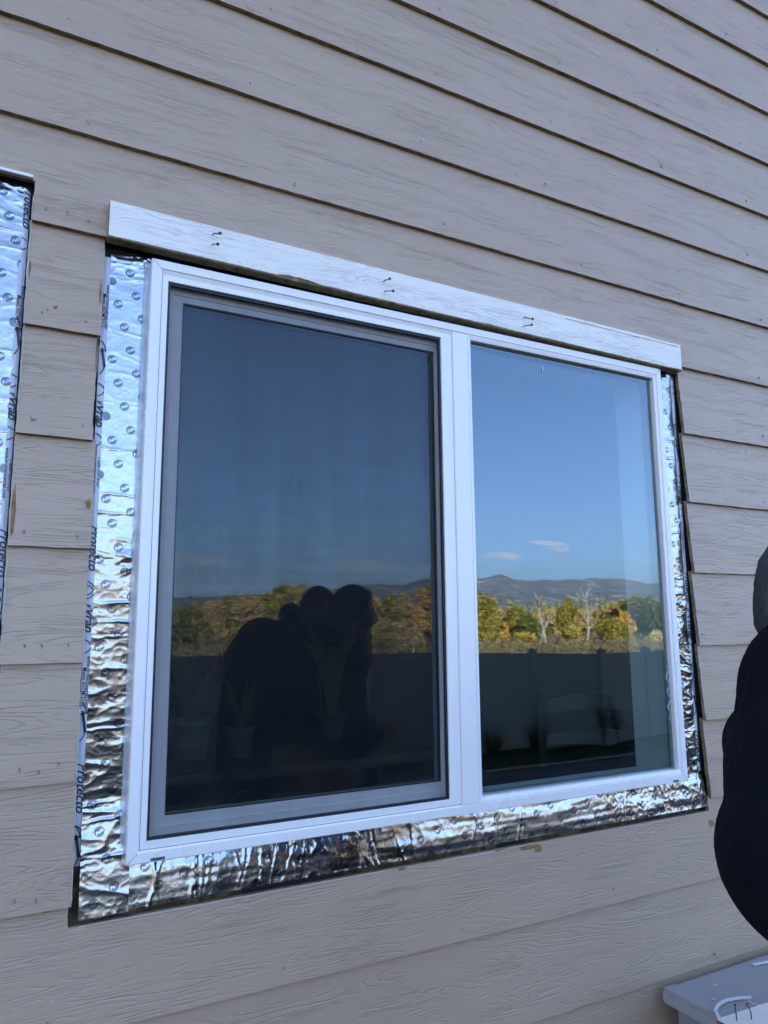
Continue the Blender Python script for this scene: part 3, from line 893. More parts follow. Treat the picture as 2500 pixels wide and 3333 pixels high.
patch(1.755, -0.535, 0.010, 0.010, 9.0)
patch(0.115, -0.470, 0.006, 0.0025, 9.5)
def curl(pts, r, mat=PEEL):
    mb = MB(); mb.tube(pts, [r * (0.6 + 0.5 * abs(math.sin(i * 1.7))) for i in range(len(pts))], 5); mb.build('peeled_paint', mat, siding, smooth=True)
def vcurl(x, z0, z1, seed, r=0.0011, amp=0.0016, side=-0.001):
    n_ = max(4, int((z1 - z0) / 0.008)); P = []
    for i in range(n_ + 1):
        z = z0 + (z1 - z0) * i / n_
        P.append((x + amp * n1(z * 45, seed), siding_y(max(z, laps[0] + .001)) - 0.0008 + side * abs(n1(z * 60, seed + 2)), Z(z)))
    curl(P, r)
vcurl(0.1515, -0.27, -0.14, 3); vcurl(0.151, -0.05, 0.0, 5); vcurl(0.1525, -0.34, -0.28, 6, 0.0009); vcurl(0.1540, -0.46, -0.38, 8, 0.0009)
vcurl(1.7525, 0.345, 0.52, 9, 0.0010); vcurl(1.7530, 0.15, 0.34, 10, 0.0012); vcurl(1.7535, -0.04, 0.12, 11, 0.0013); vcurl(1.7545, -0.25, -0.06, 12, 0.0013); vcurl(1.7565, -0.44, -0.27, 13, 0.0014)
vcurl(0.0215, 0.40, 0.80, 14, 0.0009); vcurl(0.0205, 0.0, 0.12, 15, 0.0010); vcurl(0.0205, 0.62, 0.68, 16, 0.0012)
P = [(0.17 + 0.01 * i, siding_y(-0.503) - 0.0008, Z(-0.5035 + 0.0012 * n1(i * .31, 2))) for i in range(60)]
curl(P, 0.0010)
P = [(0.92 + 0.01 * i, siding_y(-0.506) - 0.001, Z(-0.5065 + 0.003 * n1(i * .23, 4))) for i in range(16)]
curl(P, 0.0013)
P = [(1.45 + 0.01 * i, siding_y(-0.506) - 0.001, Z(-0.506 + 0.003 * n1(i * .33, 5))) for i in range(20)]
curl(P, 0.0012)

# ---- rest of the house body
SHINGLE = simple('roof_shingle', (0.10, 0.09, 0.085), 0.9, nscale=30, var=0.3, bump=.004)
SOFFIT = simple('soffit_paint', (0.55, 0.53, 0.50), 0.6, var=0.05)
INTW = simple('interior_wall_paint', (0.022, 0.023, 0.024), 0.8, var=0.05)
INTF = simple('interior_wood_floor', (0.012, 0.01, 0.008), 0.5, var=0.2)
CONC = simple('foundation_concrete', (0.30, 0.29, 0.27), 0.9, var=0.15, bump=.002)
DEP = 8.0
mb = MB()
for (a, b, c, d) in ((WALLX0 - .02, WALLX0, 0.0, DEP), (WALLX1, WALLX1 + .02, 0.0, DEP), (WALLX0, WALLX1, DEP, DEP + .15)):
    mb.box(a, b, c, d, 0.20, Z(WALLZ1))
mb.build('outer_wall', simple('taupe_wall_paint', (0.30, 0.25, 0.22), 0.6, var=0.08), house)
mb = MB(); mb.box(WALLX0 - .01, WALLX1 + .01, 0.02, DEP + .1, -1.2, 0.262); mb.build('foundation', CONC, house)
mb = MB(); zt = Z(WALLZ1)
mb.add([(WALLX0 - .4, -0.45, zt - .05), (WALLX1 + .4, -0.45, zt - .05), (WALLX1 + .4, DEP / 2, zt + 1.9), (WALLX0 - .4, DEP / 2, zt + 1.9), (WALLX0 - .4, DEP + .5, zt - .05), (WALLX1 + .4, DEP + .5, zt - .05)], [(0, 1, 2, 3), (3, 2, 5, 4), (0, 3, 4), (1, 5, 2), (0, 4, 5, 1)])
mb.build('roof', SHINGLE, house)
mb = MB(); mb.box(WALLX0 - .4, WALLX1 + .4, -0.46, -0.43, zt - .22, zt - .03); mb.box(WALLX0 - .4, WALLX1 + .4, -0.43, 0.0, zt - .10, zt - .06)
mb.build('soffit', SOFFIT, house)
# interior room
IX0, IX1, IY1, IZ0, IZ1 = -2.6, 8.6, 5.2, 0.28, 5.6
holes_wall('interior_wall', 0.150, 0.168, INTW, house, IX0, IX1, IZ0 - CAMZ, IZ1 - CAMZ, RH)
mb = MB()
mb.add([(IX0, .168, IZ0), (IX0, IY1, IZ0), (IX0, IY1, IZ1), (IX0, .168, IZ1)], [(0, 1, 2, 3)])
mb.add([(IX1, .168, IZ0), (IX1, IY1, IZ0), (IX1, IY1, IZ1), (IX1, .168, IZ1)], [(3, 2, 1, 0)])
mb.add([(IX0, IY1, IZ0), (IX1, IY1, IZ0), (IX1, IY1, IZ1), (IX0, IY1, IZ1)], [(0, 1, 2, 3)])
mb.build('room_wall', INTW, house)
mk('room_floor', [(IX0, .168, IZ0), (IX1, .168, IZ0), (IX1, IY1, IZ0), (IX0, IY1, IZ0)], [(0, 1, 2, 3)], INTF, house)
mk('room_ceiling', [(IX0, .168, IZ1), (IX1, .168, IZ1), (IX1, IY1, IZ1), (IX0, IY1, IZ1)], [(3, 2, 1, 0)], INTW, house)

# ------------------------------------------------------------------ things inside the room
WOODD = simple('dark_wood', (0.035, 0.025, 0.018), 0.5, var=0.3)
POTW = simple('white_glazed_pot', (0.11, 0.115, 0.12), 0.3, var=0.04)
SOIL = simple('potting_soil', (0.02, 0.014, 0.01), 0.95, bump=.003)
LEAFD = simple('house_plant_leaf', (0.05, 0.10, 0.02), 0.4, var=0.4, nscale=20)
LEAFV = simple('yellow_green_leaf', (0.10, 0.14, 0.02), 0.4, var=0.4, nscale=20)
cnt = empty('plant_table', (0.78, 1.05, IZ0))
tag(cnt, 'dark wooden table behind the left pane carrying the potted plants', 'table')
mb = MB(); mb.box(-0.62, 0.62, -0.32, 0.32, Z(-0.44) - IZ0, Z(-0.41) - IZ0, bev=.006); mb.build('tabletop', WOODD, cnt)
for sx in (-.55, .55):
    for sy in (-.26, .26):
        mb = MB(); mb.box(sx - .03, sx + .03, sy - .03, sy + .03, 0.0, Z(-0.4405) - IZ0, bev=.004); mb.build('leg', WOODD, cnt)
def leaf_blade(mb, base, d, L, wd, droop, seed, up=0.6, fold=0.25):
    d = Vector(d).normalized(); n_ = 10; side = d.cross(Vector((0, 0, 1))).normalized()
    p = Vector(base); dirv = (d * (1 - up) + Vector((0, 0, up))).normalized(); rows = []
    for i in range(n_ + 1):
        f = i / n_; ww = wd * math.sin(math.pi * (0.06 + 0.94 * f) ** 0.8) ** 0.9 * 0.5 + 0.0006
        dn = dirv.cross(side).normalized()
        rows.append([p - side * ww + dn * ww * -fold, p, p + side * ww + dn * ww * -fold])
        dirv = (dirv + Vector((0, 0, -droop / n_))).normalized(); p = p + dirv * (L / n_)
    vs = [q for r in rows for q in r]; fs = []
    for i in range(n_):
        for k in range(2): a = i * 3 + k; fs.append((a, a + 1, a + 4, a + 3))
    mb.add(vs, fs)
def plant(name, label, cat, loc, pot_r, pot_h, blades, mat, potmat=POTW, group=None, waist=1.0):
    t_ = empty(name, loc); tag(t_, label, cat, group)
    mb = MB(); r = pot_r
    mb.lathe([(0.0, 0.0), (r * .78 * waist, 0.0), (r * .80 * waist, .006), (r * .9 * waist, pot_h * .5), (r * .97, pot_h * .85), (r * 1.04, pot_h * .86), (r * 1.05, pot_h), (r * .94, pot_h), (r * .92, pot_h * .9)])
    mb.build('pot', potmat, t_, smooth=True)
    mb = MB(); mb.lathe([(0, pot_h * .9), (r * .93, pot_h * .9)]); mb.build('soil', SOIL, t_)
    mb = MB()
    for k, (ang, L, wd, dr, up) in enumerate(blades):
        leaf_blade(mb, (0.01 * math.cos(ang), 0.01 * math.sin(ang), pot_h * .9), (math.cos(ang), math.sin(ang), 0), L, wd, dr, k, up)
    mb.build('leaves', mat, t_, smooth=True)
    return t_
rp = random.Random(5)
TZ = Z(-0.41)
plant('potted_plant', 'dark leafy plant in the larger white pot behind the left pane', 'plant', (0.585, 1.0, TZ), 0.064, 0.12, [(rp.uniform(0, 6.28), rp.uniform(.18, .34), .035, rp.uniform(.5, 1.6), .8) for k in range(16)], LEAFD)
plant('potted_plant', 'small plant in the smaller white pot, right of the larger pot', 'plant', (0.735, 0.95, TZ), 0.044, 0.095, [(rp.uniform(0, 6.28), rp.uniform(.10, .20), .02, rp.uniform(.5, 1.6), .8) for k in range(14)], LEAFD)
plant('arching_plant', 'tall plant whose broad yellow green leaves arch down behind the left pane', 'plant', (1.13, 1.12, TZ), 0.055, 0.10, [(0.2, .46, .07, 2.6, .93), (3.3, .46, .07, 2.5, .93), (5.5, .42, .06, 2.7, .93), (2.0, .36, .05, 2.4, .9), (4.3, .34, .06, 2.5, .9), (1.0, .3, .05, 2.6, .9)], LEAFV, potmat=simple('pale_slim_pot', (0.05, 0.055, 0.05), .4), waist=0.8)
plant('low_striped_plant', 'low plant with pale edged leaves near the bottom left of the window', 'plant', (0.46, 0.42, Z(-0.62)), 0.05, 0.09, [(rp.uniform(0, 6.28), rp.uniform(.14, .24), .045, rp.uniform(1.2, 2.4), .75) for k in range(14)], simple('striped_leaf', (0.12, 0.14, 0.09), .4, nscale=80, var=.7))
st = empty('plant_stool', (0.46, 0.42, IZ0)); tag(st, 'low dark stool inside the window under the striped plant', 'stool')
mb = MB(); mb.lathe([(0, Z(-0.62) - IZ0 - .001), (.13, Z(-0.62) - IZ0 - .001), (.13, Z(-0.65) - IZ0), (0, Z(-0.65) - IZ0)]); mb.build('seat', WOODD, st)
for k in range(4):
    a = k * math.pi / 2 + .7; mb = MB(); mb.tube([(.09 * math.cos(a), .09 * math.sin(a), Z(-.65) - IZ0), (.12 * math.cos(a), .12 * math.sin(a), 0)], .012); mb.build('leg', WOODD, st)
# ladder-back chair seen faintly through the right pane
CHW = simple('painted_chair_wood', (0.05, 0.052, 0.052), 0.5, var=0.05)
def chair(loc, rz, label):
    c = empty('ladder_back_chair', loc, rz=rz); tag(c, label, 'chair', 'ladder back chairs inside the room')
    mb = MB(); mb.box(-.21, .21, -.2, .2, .43, .455, bev=.008); mb.build('seat', CHW, c)
    for sx in (-.19, .19):
        mb = MB(); mb.tube([(sx, .19, 0), (sx, .19, .45), (sx, .27, 1.08)], .017); mb.build('leg', CHW, c)
        mb = MB(); mb.tube([(sx, -.18, 0), (sx, -.18, .43)], .017); mb.build('leg', CHW, c)
    for k in range(4):
        z = .58 + k * .135; mb = MB(); yb = .19 + .08 * (z - .45) / .63
        P = []
        for i in range(13):
            u_ = i / 12; x = -.185 + .37 * u_; b = 0.03 * math.sin(math.pi * u_)
            P.append([(x, yb + b - .006, z + .02 * math.sin(math.pi * u_)), (x, yb + b - .006, z + .05 + .028 * math.sin(math.pi * u_)), (x, yb + b + .006, z + .05 + .028 * math.sin(math.pi * u_)), (x, yb + b + .006, z + .02 * math.sin(math.pi * u_))])
        for i in range(12):
            for q in range(4): mb.add([P[i][q], P[i][(q + 1) % 4], P[i + 1][(q + 1) % 4], P[i + 1][q]], [(0, 3, 2, 1)])
        mb.build('back_slat', CHW, c)
    return c
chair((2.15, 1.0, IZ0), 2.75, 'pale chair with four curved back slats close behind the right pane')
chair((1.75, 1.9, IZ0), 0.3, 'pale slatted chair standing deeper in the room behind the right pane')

# ------------------------------------------------------------------ ground, yard and far land
t = NT('dry_land')
v = t.coord()
n = t.noise(v, 0.12, 6, .65); n2 = t.noise(v, 3.0, 5, .6)
LAND = t.P(t.mix(t.math('MULTIPLY', n2, .6), t.ramp(n, [(0.3, (0.085, 0.068, 0.035)), (0.55, (0.12, 0.095, 0.05)), (0.75, (0.06, 0.062, 0.025))]), (0.15, 0.12, 0.07)), 0.95, normal=t.bump(n2, 1, .06))
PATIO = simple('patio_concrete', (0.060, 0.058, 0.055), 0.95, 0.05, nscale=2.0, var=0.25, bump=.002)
SOILM = simple('bed_soil', (0.035, 0.028, 0.020), 0.95, nscale=3, var=0.5, bump=.02, bscale=20)
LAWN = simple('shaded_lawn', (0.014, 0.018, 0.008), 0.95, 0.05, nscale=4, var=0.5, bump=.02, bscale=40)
def gz(x, y):
    """ground height: level patio by the house, falling to the fence line, level beyond"""
    if y > -5.6: return -0.02
    if y > -10.0: return -0.02 - 0.82 * (-5.6 - y) / 4.4
    return -0.84
xs = [-9000, -3000, -800, -200, -60, -30] + list(range(-20, 41, 4)) + [50, 70, 120, 300, 900, 3000, 9000]
ys = [9000, 3000, 800, 200, 60, 20, 0, -2, -4, -5.6, -6.5, -8, -10, -12, -16, -25, -40, -80, -200, -600, -2000, -5000, -9000]
P = [(x, y, gz(x, y)) for y in ys for x in xs]; nx_ = len(xs)
Fc = [(j * nx_ + i, (j + 1) * nx_ + i, (j + 1) * nx_ + i + 1, j * nx_ + i + 1) for j in range(len(ys) - 1) for i in range(nx_ - 1)]
tag(mk('ground', P, Fc, LAND), kind='structure')
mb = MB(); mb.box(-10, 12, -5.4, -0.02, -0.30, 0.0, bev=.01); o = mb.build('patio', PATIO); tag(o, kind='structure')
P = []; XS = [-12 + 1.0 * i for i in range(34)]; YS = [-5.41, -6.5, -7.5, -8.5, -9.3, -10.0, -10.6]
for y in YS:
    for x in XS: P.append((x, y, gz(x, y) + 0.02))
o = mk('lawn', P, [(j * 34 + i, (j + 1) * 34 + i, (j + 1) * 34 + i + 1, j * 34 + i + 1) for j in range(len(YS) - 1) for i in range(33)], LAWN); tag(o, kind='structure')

# ---- white vinyl privacy fence
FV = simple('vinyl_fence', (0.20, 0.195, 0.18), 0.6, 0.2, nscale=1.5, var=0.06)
T_ = 0.606; FB = -0.84
rail = []
for (px, py) in [(-700, 2150), (200, 2146), (560, 2139), (900, 2134), (1150, 2131), (1500, 2127), (1735, 2128), (1962, 2129), (2105, 2121), (2200, 2117), (2420, 2112)]:
    u, vv = unproj(px, py); D = min(26, T_ / -vv); rail.append(Vector((u * D, -(D - S))))
fence = empty('privacy_fence', (rail[5].x, rail[5].y, FB)); tag(fence, 'pale vinyl privacy fence with capped posts, mirrored dark across both panes', 'fence')
FT = CAMZ - T_
def loc(p): return (p[0] - fence.location.x, p[1] - fence.location.y, p[2] - fence.location.z)
def wallseg(mb, a, b, z0, z1, th):
    d = (b - a).normalized(); nn = Vector((-d.y, d.x)) * th / 2
    q = [a + nn, b + nn, b - nn, a - nn]
    vs = [loc((p.x, p.y, z0)) for p in q] + [loc((p.x, p.y, z1)) for p in q]
    mb.add(vs, [(0, 3, 2, 1), (4, 5, 6, 7), (0, 1, 5, 4), (1, 2, 6, 5), (2, 3, 7, 6), (3, 0, 4, 7)])
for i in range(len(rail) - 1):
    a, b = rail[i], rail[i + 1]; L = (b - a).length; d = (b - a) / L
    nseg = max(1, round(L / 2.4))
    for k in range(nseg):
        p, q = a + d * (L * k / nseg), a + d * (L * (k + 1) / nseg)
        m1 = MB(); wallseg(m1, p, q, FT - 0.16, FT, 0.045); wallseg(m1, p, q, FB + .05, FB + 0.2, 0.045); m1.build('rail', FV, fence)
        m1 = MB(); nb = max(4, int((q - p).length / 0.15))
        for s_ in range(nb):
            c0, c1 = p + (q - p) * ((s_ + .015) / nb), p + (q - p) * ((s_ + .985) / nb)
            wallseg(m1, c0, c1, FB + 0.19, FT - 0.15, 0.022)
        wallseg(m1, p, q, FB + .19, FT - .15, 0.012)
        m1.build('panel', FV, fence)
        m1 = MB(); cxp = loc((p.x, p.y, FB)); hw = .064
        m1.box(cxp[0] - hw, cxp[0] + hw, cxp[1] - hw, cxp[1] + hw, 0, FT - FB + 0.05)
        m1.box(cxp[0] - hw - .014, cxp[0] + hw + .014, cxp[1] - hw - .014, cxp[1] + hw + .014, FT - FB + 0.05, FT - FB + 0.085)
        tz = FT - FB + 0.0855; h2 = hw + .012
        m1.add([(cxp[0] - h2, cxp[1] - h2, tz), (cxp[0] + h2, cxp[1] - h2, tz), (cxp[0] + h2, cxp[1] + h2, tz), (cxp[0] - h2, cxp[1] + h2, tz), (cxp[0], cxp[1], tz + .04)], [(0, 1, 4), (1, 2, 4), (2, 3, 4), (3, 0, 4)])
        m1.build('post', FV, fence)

# ---- plants standing at the fence foot
GRASSM = simple('ornamental_grass', (0.045, 0.055, 0.02), 0.6, nscale=30, var=.5)
def grass_clump(x, y, h, nbl, label):
    mb = MB(); r = random.Random(int(x * 100))
    for k in range(nbl):
        a = r.uniform(0, 6.28); L = h * r.uniform(.6, 1.1); lean = r.uniform(.1, .55)
        pts = []
        for i in range(5):
            f = i / 4; pts.append(Vector((math.cos(a) * lean * L * f ** 1.6 + .08 * math.cos(a), math.sin(a) * lean * L * f ** 1.6 + .08 * math.sin(a), L * f * (1 - .25 * f * lean))))
        sd = Vector((-math.sin(a), math.cos(a), 0)) * 0.009
        vs = []
        for i, p in enumerate(pts):
            ww = 1 - i / 4.3; vs += [p - sd * ww, p + sd * ww]
        mb.add(vs, [(2 * i, 2 * i + 1, 2 * i + 3, 2 * i + 2) for i in range(4)])
    o = mb.build('ornamental_grass', GRASSM); o.location = (x, y, gz(x, y) - .01)
    tag(o, label, 'plant', 'grass clumps at the fence foot')
for (px, py, D, h, lab) in [(1610, 2440, 10.6, 0.75, 'wide dark grass clump before the fence, nearest the mullion'), (1755, 2430, 10.6, 0.85, 'taller dark grass clump before the fence, right of the wide clump')]:
    p = mirror_at(px, py, D); grass_clump(p.x, p.y, h, 160, lab)
def leafy(x, y, h, label, name='garden_shrub'):
    t_ = empty(name, (x, y, gz(x, y) - .01)); tag(t_, label, 'shrub', 'leafy shrubs before the fence')
    r = random.Random(int(y * 77)); mb = MB(); ml = MB()
    for k in range(7):
        a = r.uniform(0, 6.28); tip = Vector((math.cos(a) * .22 * r.random(), math.sin(a) * .22 * r.random(), h * r.uniform(.6, 1)))
        mb.tube([(0, 0, 0), tip * .5 + Vector((.02, 0, .03)), tip], [.012, .009, .005], 5)
        for q in range(9):
            aa = r.uniform(0, 6.28); leaf_blade(ml, tip * (0.55 + .45 * q / 8), (math.cos(aa), math.sin(aa), 0), .17, .055, 1.5, 1, .4)
    mb.build('stem', GRASSM, t_); ml.build('leaves', GRASSM, t_)
for (px, py, D, h, lab) in [(1975, 2440, 11.0, 1.1, 'dark leafy shrub on a thin stem before the fence'), (2020, 2440, 10.8, 0.95, 'dark bushy shrub right of the thin stemmed one before the fence')]:
    p = mirror_at(px, py, D); leafy(p.x, p.y, h, lab)

# ---- trees beyond the fence
def leaf_mat(name, lo, hi, acc=None):
    t = NT(name)
    gi = t.node('ShaderNodeNewGeometry'); v = t.coord()
    f = t.math('ADD', t.math('MULTIPLY', gi.outputs['Random Per Island'], .55), t.math('MULTIPLY', t.noise(v, 0.7, 2), .75))
    f = t.math('SUBTRACT', f, 0.1)
    c = t.ramp(f, [(0.2, lo), (0.5, tuple((a + b) / 2 for a, b in zip(lo, hi))), (0.85, hi)])
    t.P(c, 0.6, spec=.25)
    tr = t.node('ShaderNodeBsdfTranslucent'); t.l.new(c, tr.inputs[0]); mx = t.node('ShaderNodeMixShader'); mx.inputs[0].default_value = 0.25
    t.l.new(t.b.outputs[0], mx.inputs[1]); t.l.new(tr.outputs[0], mx.inputs[2]); t.l.new(mx.outputs[0], t.out.inputs['Surface'])
    return t.m
LM = {
    'olive': leaf_mat('olive_autumn_leaf', (0.123, 0.116, 0.022), (0.435, 0.348, 0.072)),
    'yellow': leaf_mat('yellow_autumn_leaf', (0.24, 0.19, 0.04), (0.58, 0.44, 0.10)),
    'gold': leaf_mat('gold_autumn_leaf', (0.34, 0.20, 0.05), (0.68, 0.42, 0.10)),
    'green': leaf_mat('green_autumn_leaf', (0.065, 0.087, 0.022), (0.217, 0.217, 0.051)),
    'dark': leaf_mat('dark_green_leaf', (0.046, 0.061, 0.020), (0.145, 0.152, 0.051)),
    'tan': leaf_mat('tan_autumn_leaf', (0.290, 0.203, 0.080), (0.551, 0.392, 0.174)),
    'pale': leaf_mat('pale_bush_leaf', (0.348, 0.304, 0.131), (0.696, 0.609, 0.319)),
    'brush': leaf_mat('dry_brush', (0.060, 0.048, 0.024), (0.30, 0.235, 0.13)),
}
BARK = simple('grey_bark', (0.16, 0.13, 0.10), 0.9, nscale=6, var=.3)
PALEBARK = simple('pale_cottonwood_bark', (0.36, 0.31, 0.25), 0.85, nscale=5, var=.2)
def leafcloud(n_, blobs, size, seed, squash=1.0, flat=0.0):
    r = np.random.default_rng(seed)
    vol = np.array([b[3] ** 2 for b in blobs]); idx = r.choice(len(blobs), n_, p=vol / vol.sum())
    B = np.array(blobs)[idx]
    d = r.normal(size=(n_, 3)); d /= np.linalg.norm(d, axis=1)[:, None]
    rad = B[:, 3] * (0.55 + 0.5 * r.random(n_) ** 0.6)
    c = B[:, :3] + d * rad[:, None] * np.array([1, 1, squash])
    a = r.normal(size=(n_, 3)); a[:, 2] *= (1 - flat); a /= np.linalg.norm(a, axis=1)[:, None]
    b = np.cross(a, r.normal(size=(n_, 3))); b /= np.linalg.norm(b, axis=1)[:, None]
    s = size * (0.6 + 0.8 * r.random(n_))[:, None]
    V = np.stack([c - a * s, c + b * s * .55, c + a * s, c - b * s * .55], 1).reshape(-1, 3)
    return V
def leafmesh(name, V, mat, parent):
    me = bpy.data.meshes.new(name); n_ = len(V) // 4
    me.vertices.add(len(V)); me.vertices.foreach_set('co', V.astype(np.float32).ravel())
    me.loops.add(len(V)); me.loops.foreach_set('vertex_index', np.arange(len(V), dtype=np.int32))
    me.polygons.add(n_); me.polygons.foreach_set('loop_start', np.arange(0, len(V), 4, dtype=np.int32)); me.polygons.foreach_set('loop_total', np.full(n_, 4, dtype=np.int32))
    me.materials.append(mat); me.update(); me.validate()
    return link(bpy.data.objects.new(name, me), parent)
LANDZ = -0.86
def branches(mb, p, d, L, r, depth, rr, spread=.55):
    pts = [p]; q = p.copy(); dd = d.copy()
    for i in range(4):
        dd = (dd + Vector((rr.uniform(-1, 1), rr.uniform(-1, 1), rr.uniform(-.3, .6))) * .16).normalized(); q = q + dd * L / 4; pts.append(q.copy())
    mb.tube(pts, [r * (1 - .14 * i) for i in range(5)], 5 if depth > 1 else 3, cap=False)
    if depth <= 0: return
    for k in range(rr.choice((2, 3, 3))):
        i = rr.randint(2, 4); nd = (dd + Vector((rr.uniform(-1, 1), rr.uniform(-1, 1), rr.uniform(-.2, .7))) * spread).normalized()
        branches(mb, pts[i], nd, L * rr.uniform(.55, .8), r * (1 - .14 * i) * .62, depth - 1, rr, spread)
def make_tree(px, ptop, hw, D, kind, label, dens=1.0, low=0.08, name='autumn_tree', cat='tree', lean=0, group='autumn trees beyond the fence', cone=0.0):
    D *= 0.8
    u, vt = unproj(px, ptop); X, Y = u * D, -(D - S)
    H = CAMZ + vt * D - LANDZ; W = hw / F * D * (1 + u * u) ** 0.5 * 1.45
    t_ = empty(name, (X, Y, LANDZ)); tag(t_, label, cat, group)
    rr = random.Random(int(px * 13 + D)); seed = int(px * 7 + D) + 5000
    blobs = []
    nb = 16
    for k in range(nb):
        f = rr.uniform(low, 0.9) if k else 0.86
        rad = W * (0.62 + .15 * rr.random()) * (1.0 - abs(f - .5) * .8) * (1 - cone * f)
        ang = rr.uniform(0, 6.28); off = (W - rad * .55) * rr.uniform(.3, 1.0) * (1 - cone * f * .9) * (0.35 if f > .8 else 1)
        rad *= .62
        z = H * f
        if z + rad > H: z = H - rad * .85
        blobs.append((math.cos(ang) * off, math.sin(ang) * off, z, rad))
    nl = int(5600 * dens); size = 0.17 * D / 70
    V = leafcloud(nl, blobs, size, seed, squash=1.05, flat=.3)
    V2 = leafcloud(int(nl * .12), [(b[0], b[1], b[2] + b[3] * .25, b[3] * 1.25) for b in blobs], size * .8, seed + 1)
    mb = MB(); rt = 0.035 * H
    mb.tube([(0, 0, -.1), (0.1 * W, 0, H * .3), (-.05 * W, .05 * W, H * .6), (0, 0, H * .85)], [rt * .8, rt * .6, rt * .4, rt * .12], 7)
    for b in blobs[:9]:
        z0 = max(H * .15, b[2] - H * .25); mb.tube([(0, 0, z0), (b[0] * .5, b[1] * .5, (z0 + b[2]) / 2 + .1), (b[0], b[1], b[2])], [rt * .3, rt * .2, rt * .06], 5, cap=False)
    mb.build('trunk', BARK, t_)
    leafmesh('crown', np.concatenate([V, V2]), LM[kind], t_)
    return t_
def bare_tree(px, ptop, D, label, sp=.5, seed=1, fork=0.35, r0=0.026, lean=(0, 0), twigs=6):
    D *= 0.8
    u, vt = unproj(px, ptop); X, Y = u * D, -(D - S); H = CAMZ + vt * D - LANDZ
    t_ = empty('bare_tree', (X, Y, LANDZ)); tag(t_, label, 'tree', 'leafless pale trees beyond the fence')
    rr = random.Random(seed); mb = MB(); r0 *= H
    P = []; q = Vector((0, 0, -.1)); 
    for i in range(9):
        P.append(q.copy()); q = q + Vector((lean[0] / 8 + rr.uniform(-.1, .1) * H * .14, rr.uniform(-.1, .1), (H * .98 + .1) / 8))
    mb.tube(P, [r0 * (1 - .1 * i) for i in range(9)], 7)
    mb.build('trunk', PALEBARK, t_)
    ml = MB()
    for k in range(twigs + 3):
        i = rr.randint(3, 8); a = rr.uniform(0, 6.28)
        branches(ml, P[i], Vector((math.cos(a) * sp, math.sin(a) * sp, rr.uniform(.4, 1))).normalized(), H * rr.uniform(.12, .22), r0 * .40, 2 if k % 3 else 3, rr)
    ml.build('limbs', PALEBARK, t_)
    return t_
# px, top, half width, distance, kind
make_tree(1545, 1932, 62, 84, 'olive', 'olive yellow tree with a twiggy top, leftmost in the right pane')
make_tree(1500, 1950, 55, 96, 'green', 'green tree partly behind the leftmost olive one')
make_tree(1610, 1978, 34, 92, 'tan', 'tan thin crowned tree between the leftmost olive tree and the yellow bush')
make_tree(1642, 2022, 16, 76, 'gold', 'narrow golden yellow tree before the olive trees at left of the right pane', .35, .1)
make_tree(1678, 1975, 38, 86, 'olive', 'rounded olive tree right of the narrow golden one')
make_tree(1712, 2002, 36, 80, 'green', 'low green tree beside the crooked bare trunk')
make_tree(1700, 2062, 26, 74, 'yellow', 'small yellow sapling at the feet of the low green tree', .35, .0)
make_tree(1735, 2062, 12, 72, 'gold', 'little golden sapling beside the crooked bare trunk', .2, .0)
make_tree(1795, 1992, 34, 104, 'tan', 'orange tan tree standing behind the first white trunk', .7)
make_tree(1762, 2035, 30, 100, 'green', 'dull green tree behind the two bare trunks', .6)
make_tree(1848, 1945, 44, 78, 'olive', 'tallest olive yellow tree, centre of the right pane', 1.5, .04, cone=.30)
make_tree(1868, 2040, 34, 73, 'yellow', 'bushy yellow green sapling at the foot of the central tree', .6, .0)
make_tree(1885, 1995, 26, 108, 'tan', 'small tan tree peeping between the central tree and the second white trunk', .5)
make_tree(1955, 1985, 34, 98, 'tan', 'ochre tan tree right of the second white trunk', .8)
make_tree(1990, 2018, 46, 74, 'olive', 'low wide olive bush right of the second white trunk', 1.2, .02)
make_tree(2018, 1962, 40, 92, 'tan', 'pale tan crown rising behind the golden tree')
make_tree(2036, 1985, 22, 76, 'gold', 'bright golden orange tree before the dark green one', .8, .05)
make_tree(2062, 1942, 40, 88, 'olive', 'olive topped tree behind the golden orange one')
make_tree(2112, 1952, 60, 80, 'dark', 'big dark green tree at the right end of the right pane', 1.6, .06)
make_tree(2180, 1945, 55, 90, 'dark', 'dark green tree cut off by the right window frame', 1.2, .06)
make_tree(2140, 2062, 34, 64, 'pale', 'pale dry bush low in front of the dark green tree', .7, .0)
make_tree(2250, 1960, 60, 86, 'olive', 'olive tree mirrored in the foil right of the window')
bare_tree(1775, 1942, 72, 'tall bare white trunked tree left of the central olive tree', .55, 3, lean=(-1.0, 0))
bare_tree(1745, 2000, 70, 'short crooked bare tree leaning left of the tall white trunk', .7, 8, lean=(1.6, 0), twigs=3)
bare_tree(1905, 1938, 73, 'bare white trunked tree with fine twigs right of the central tree', .6, 5, twigs=9)
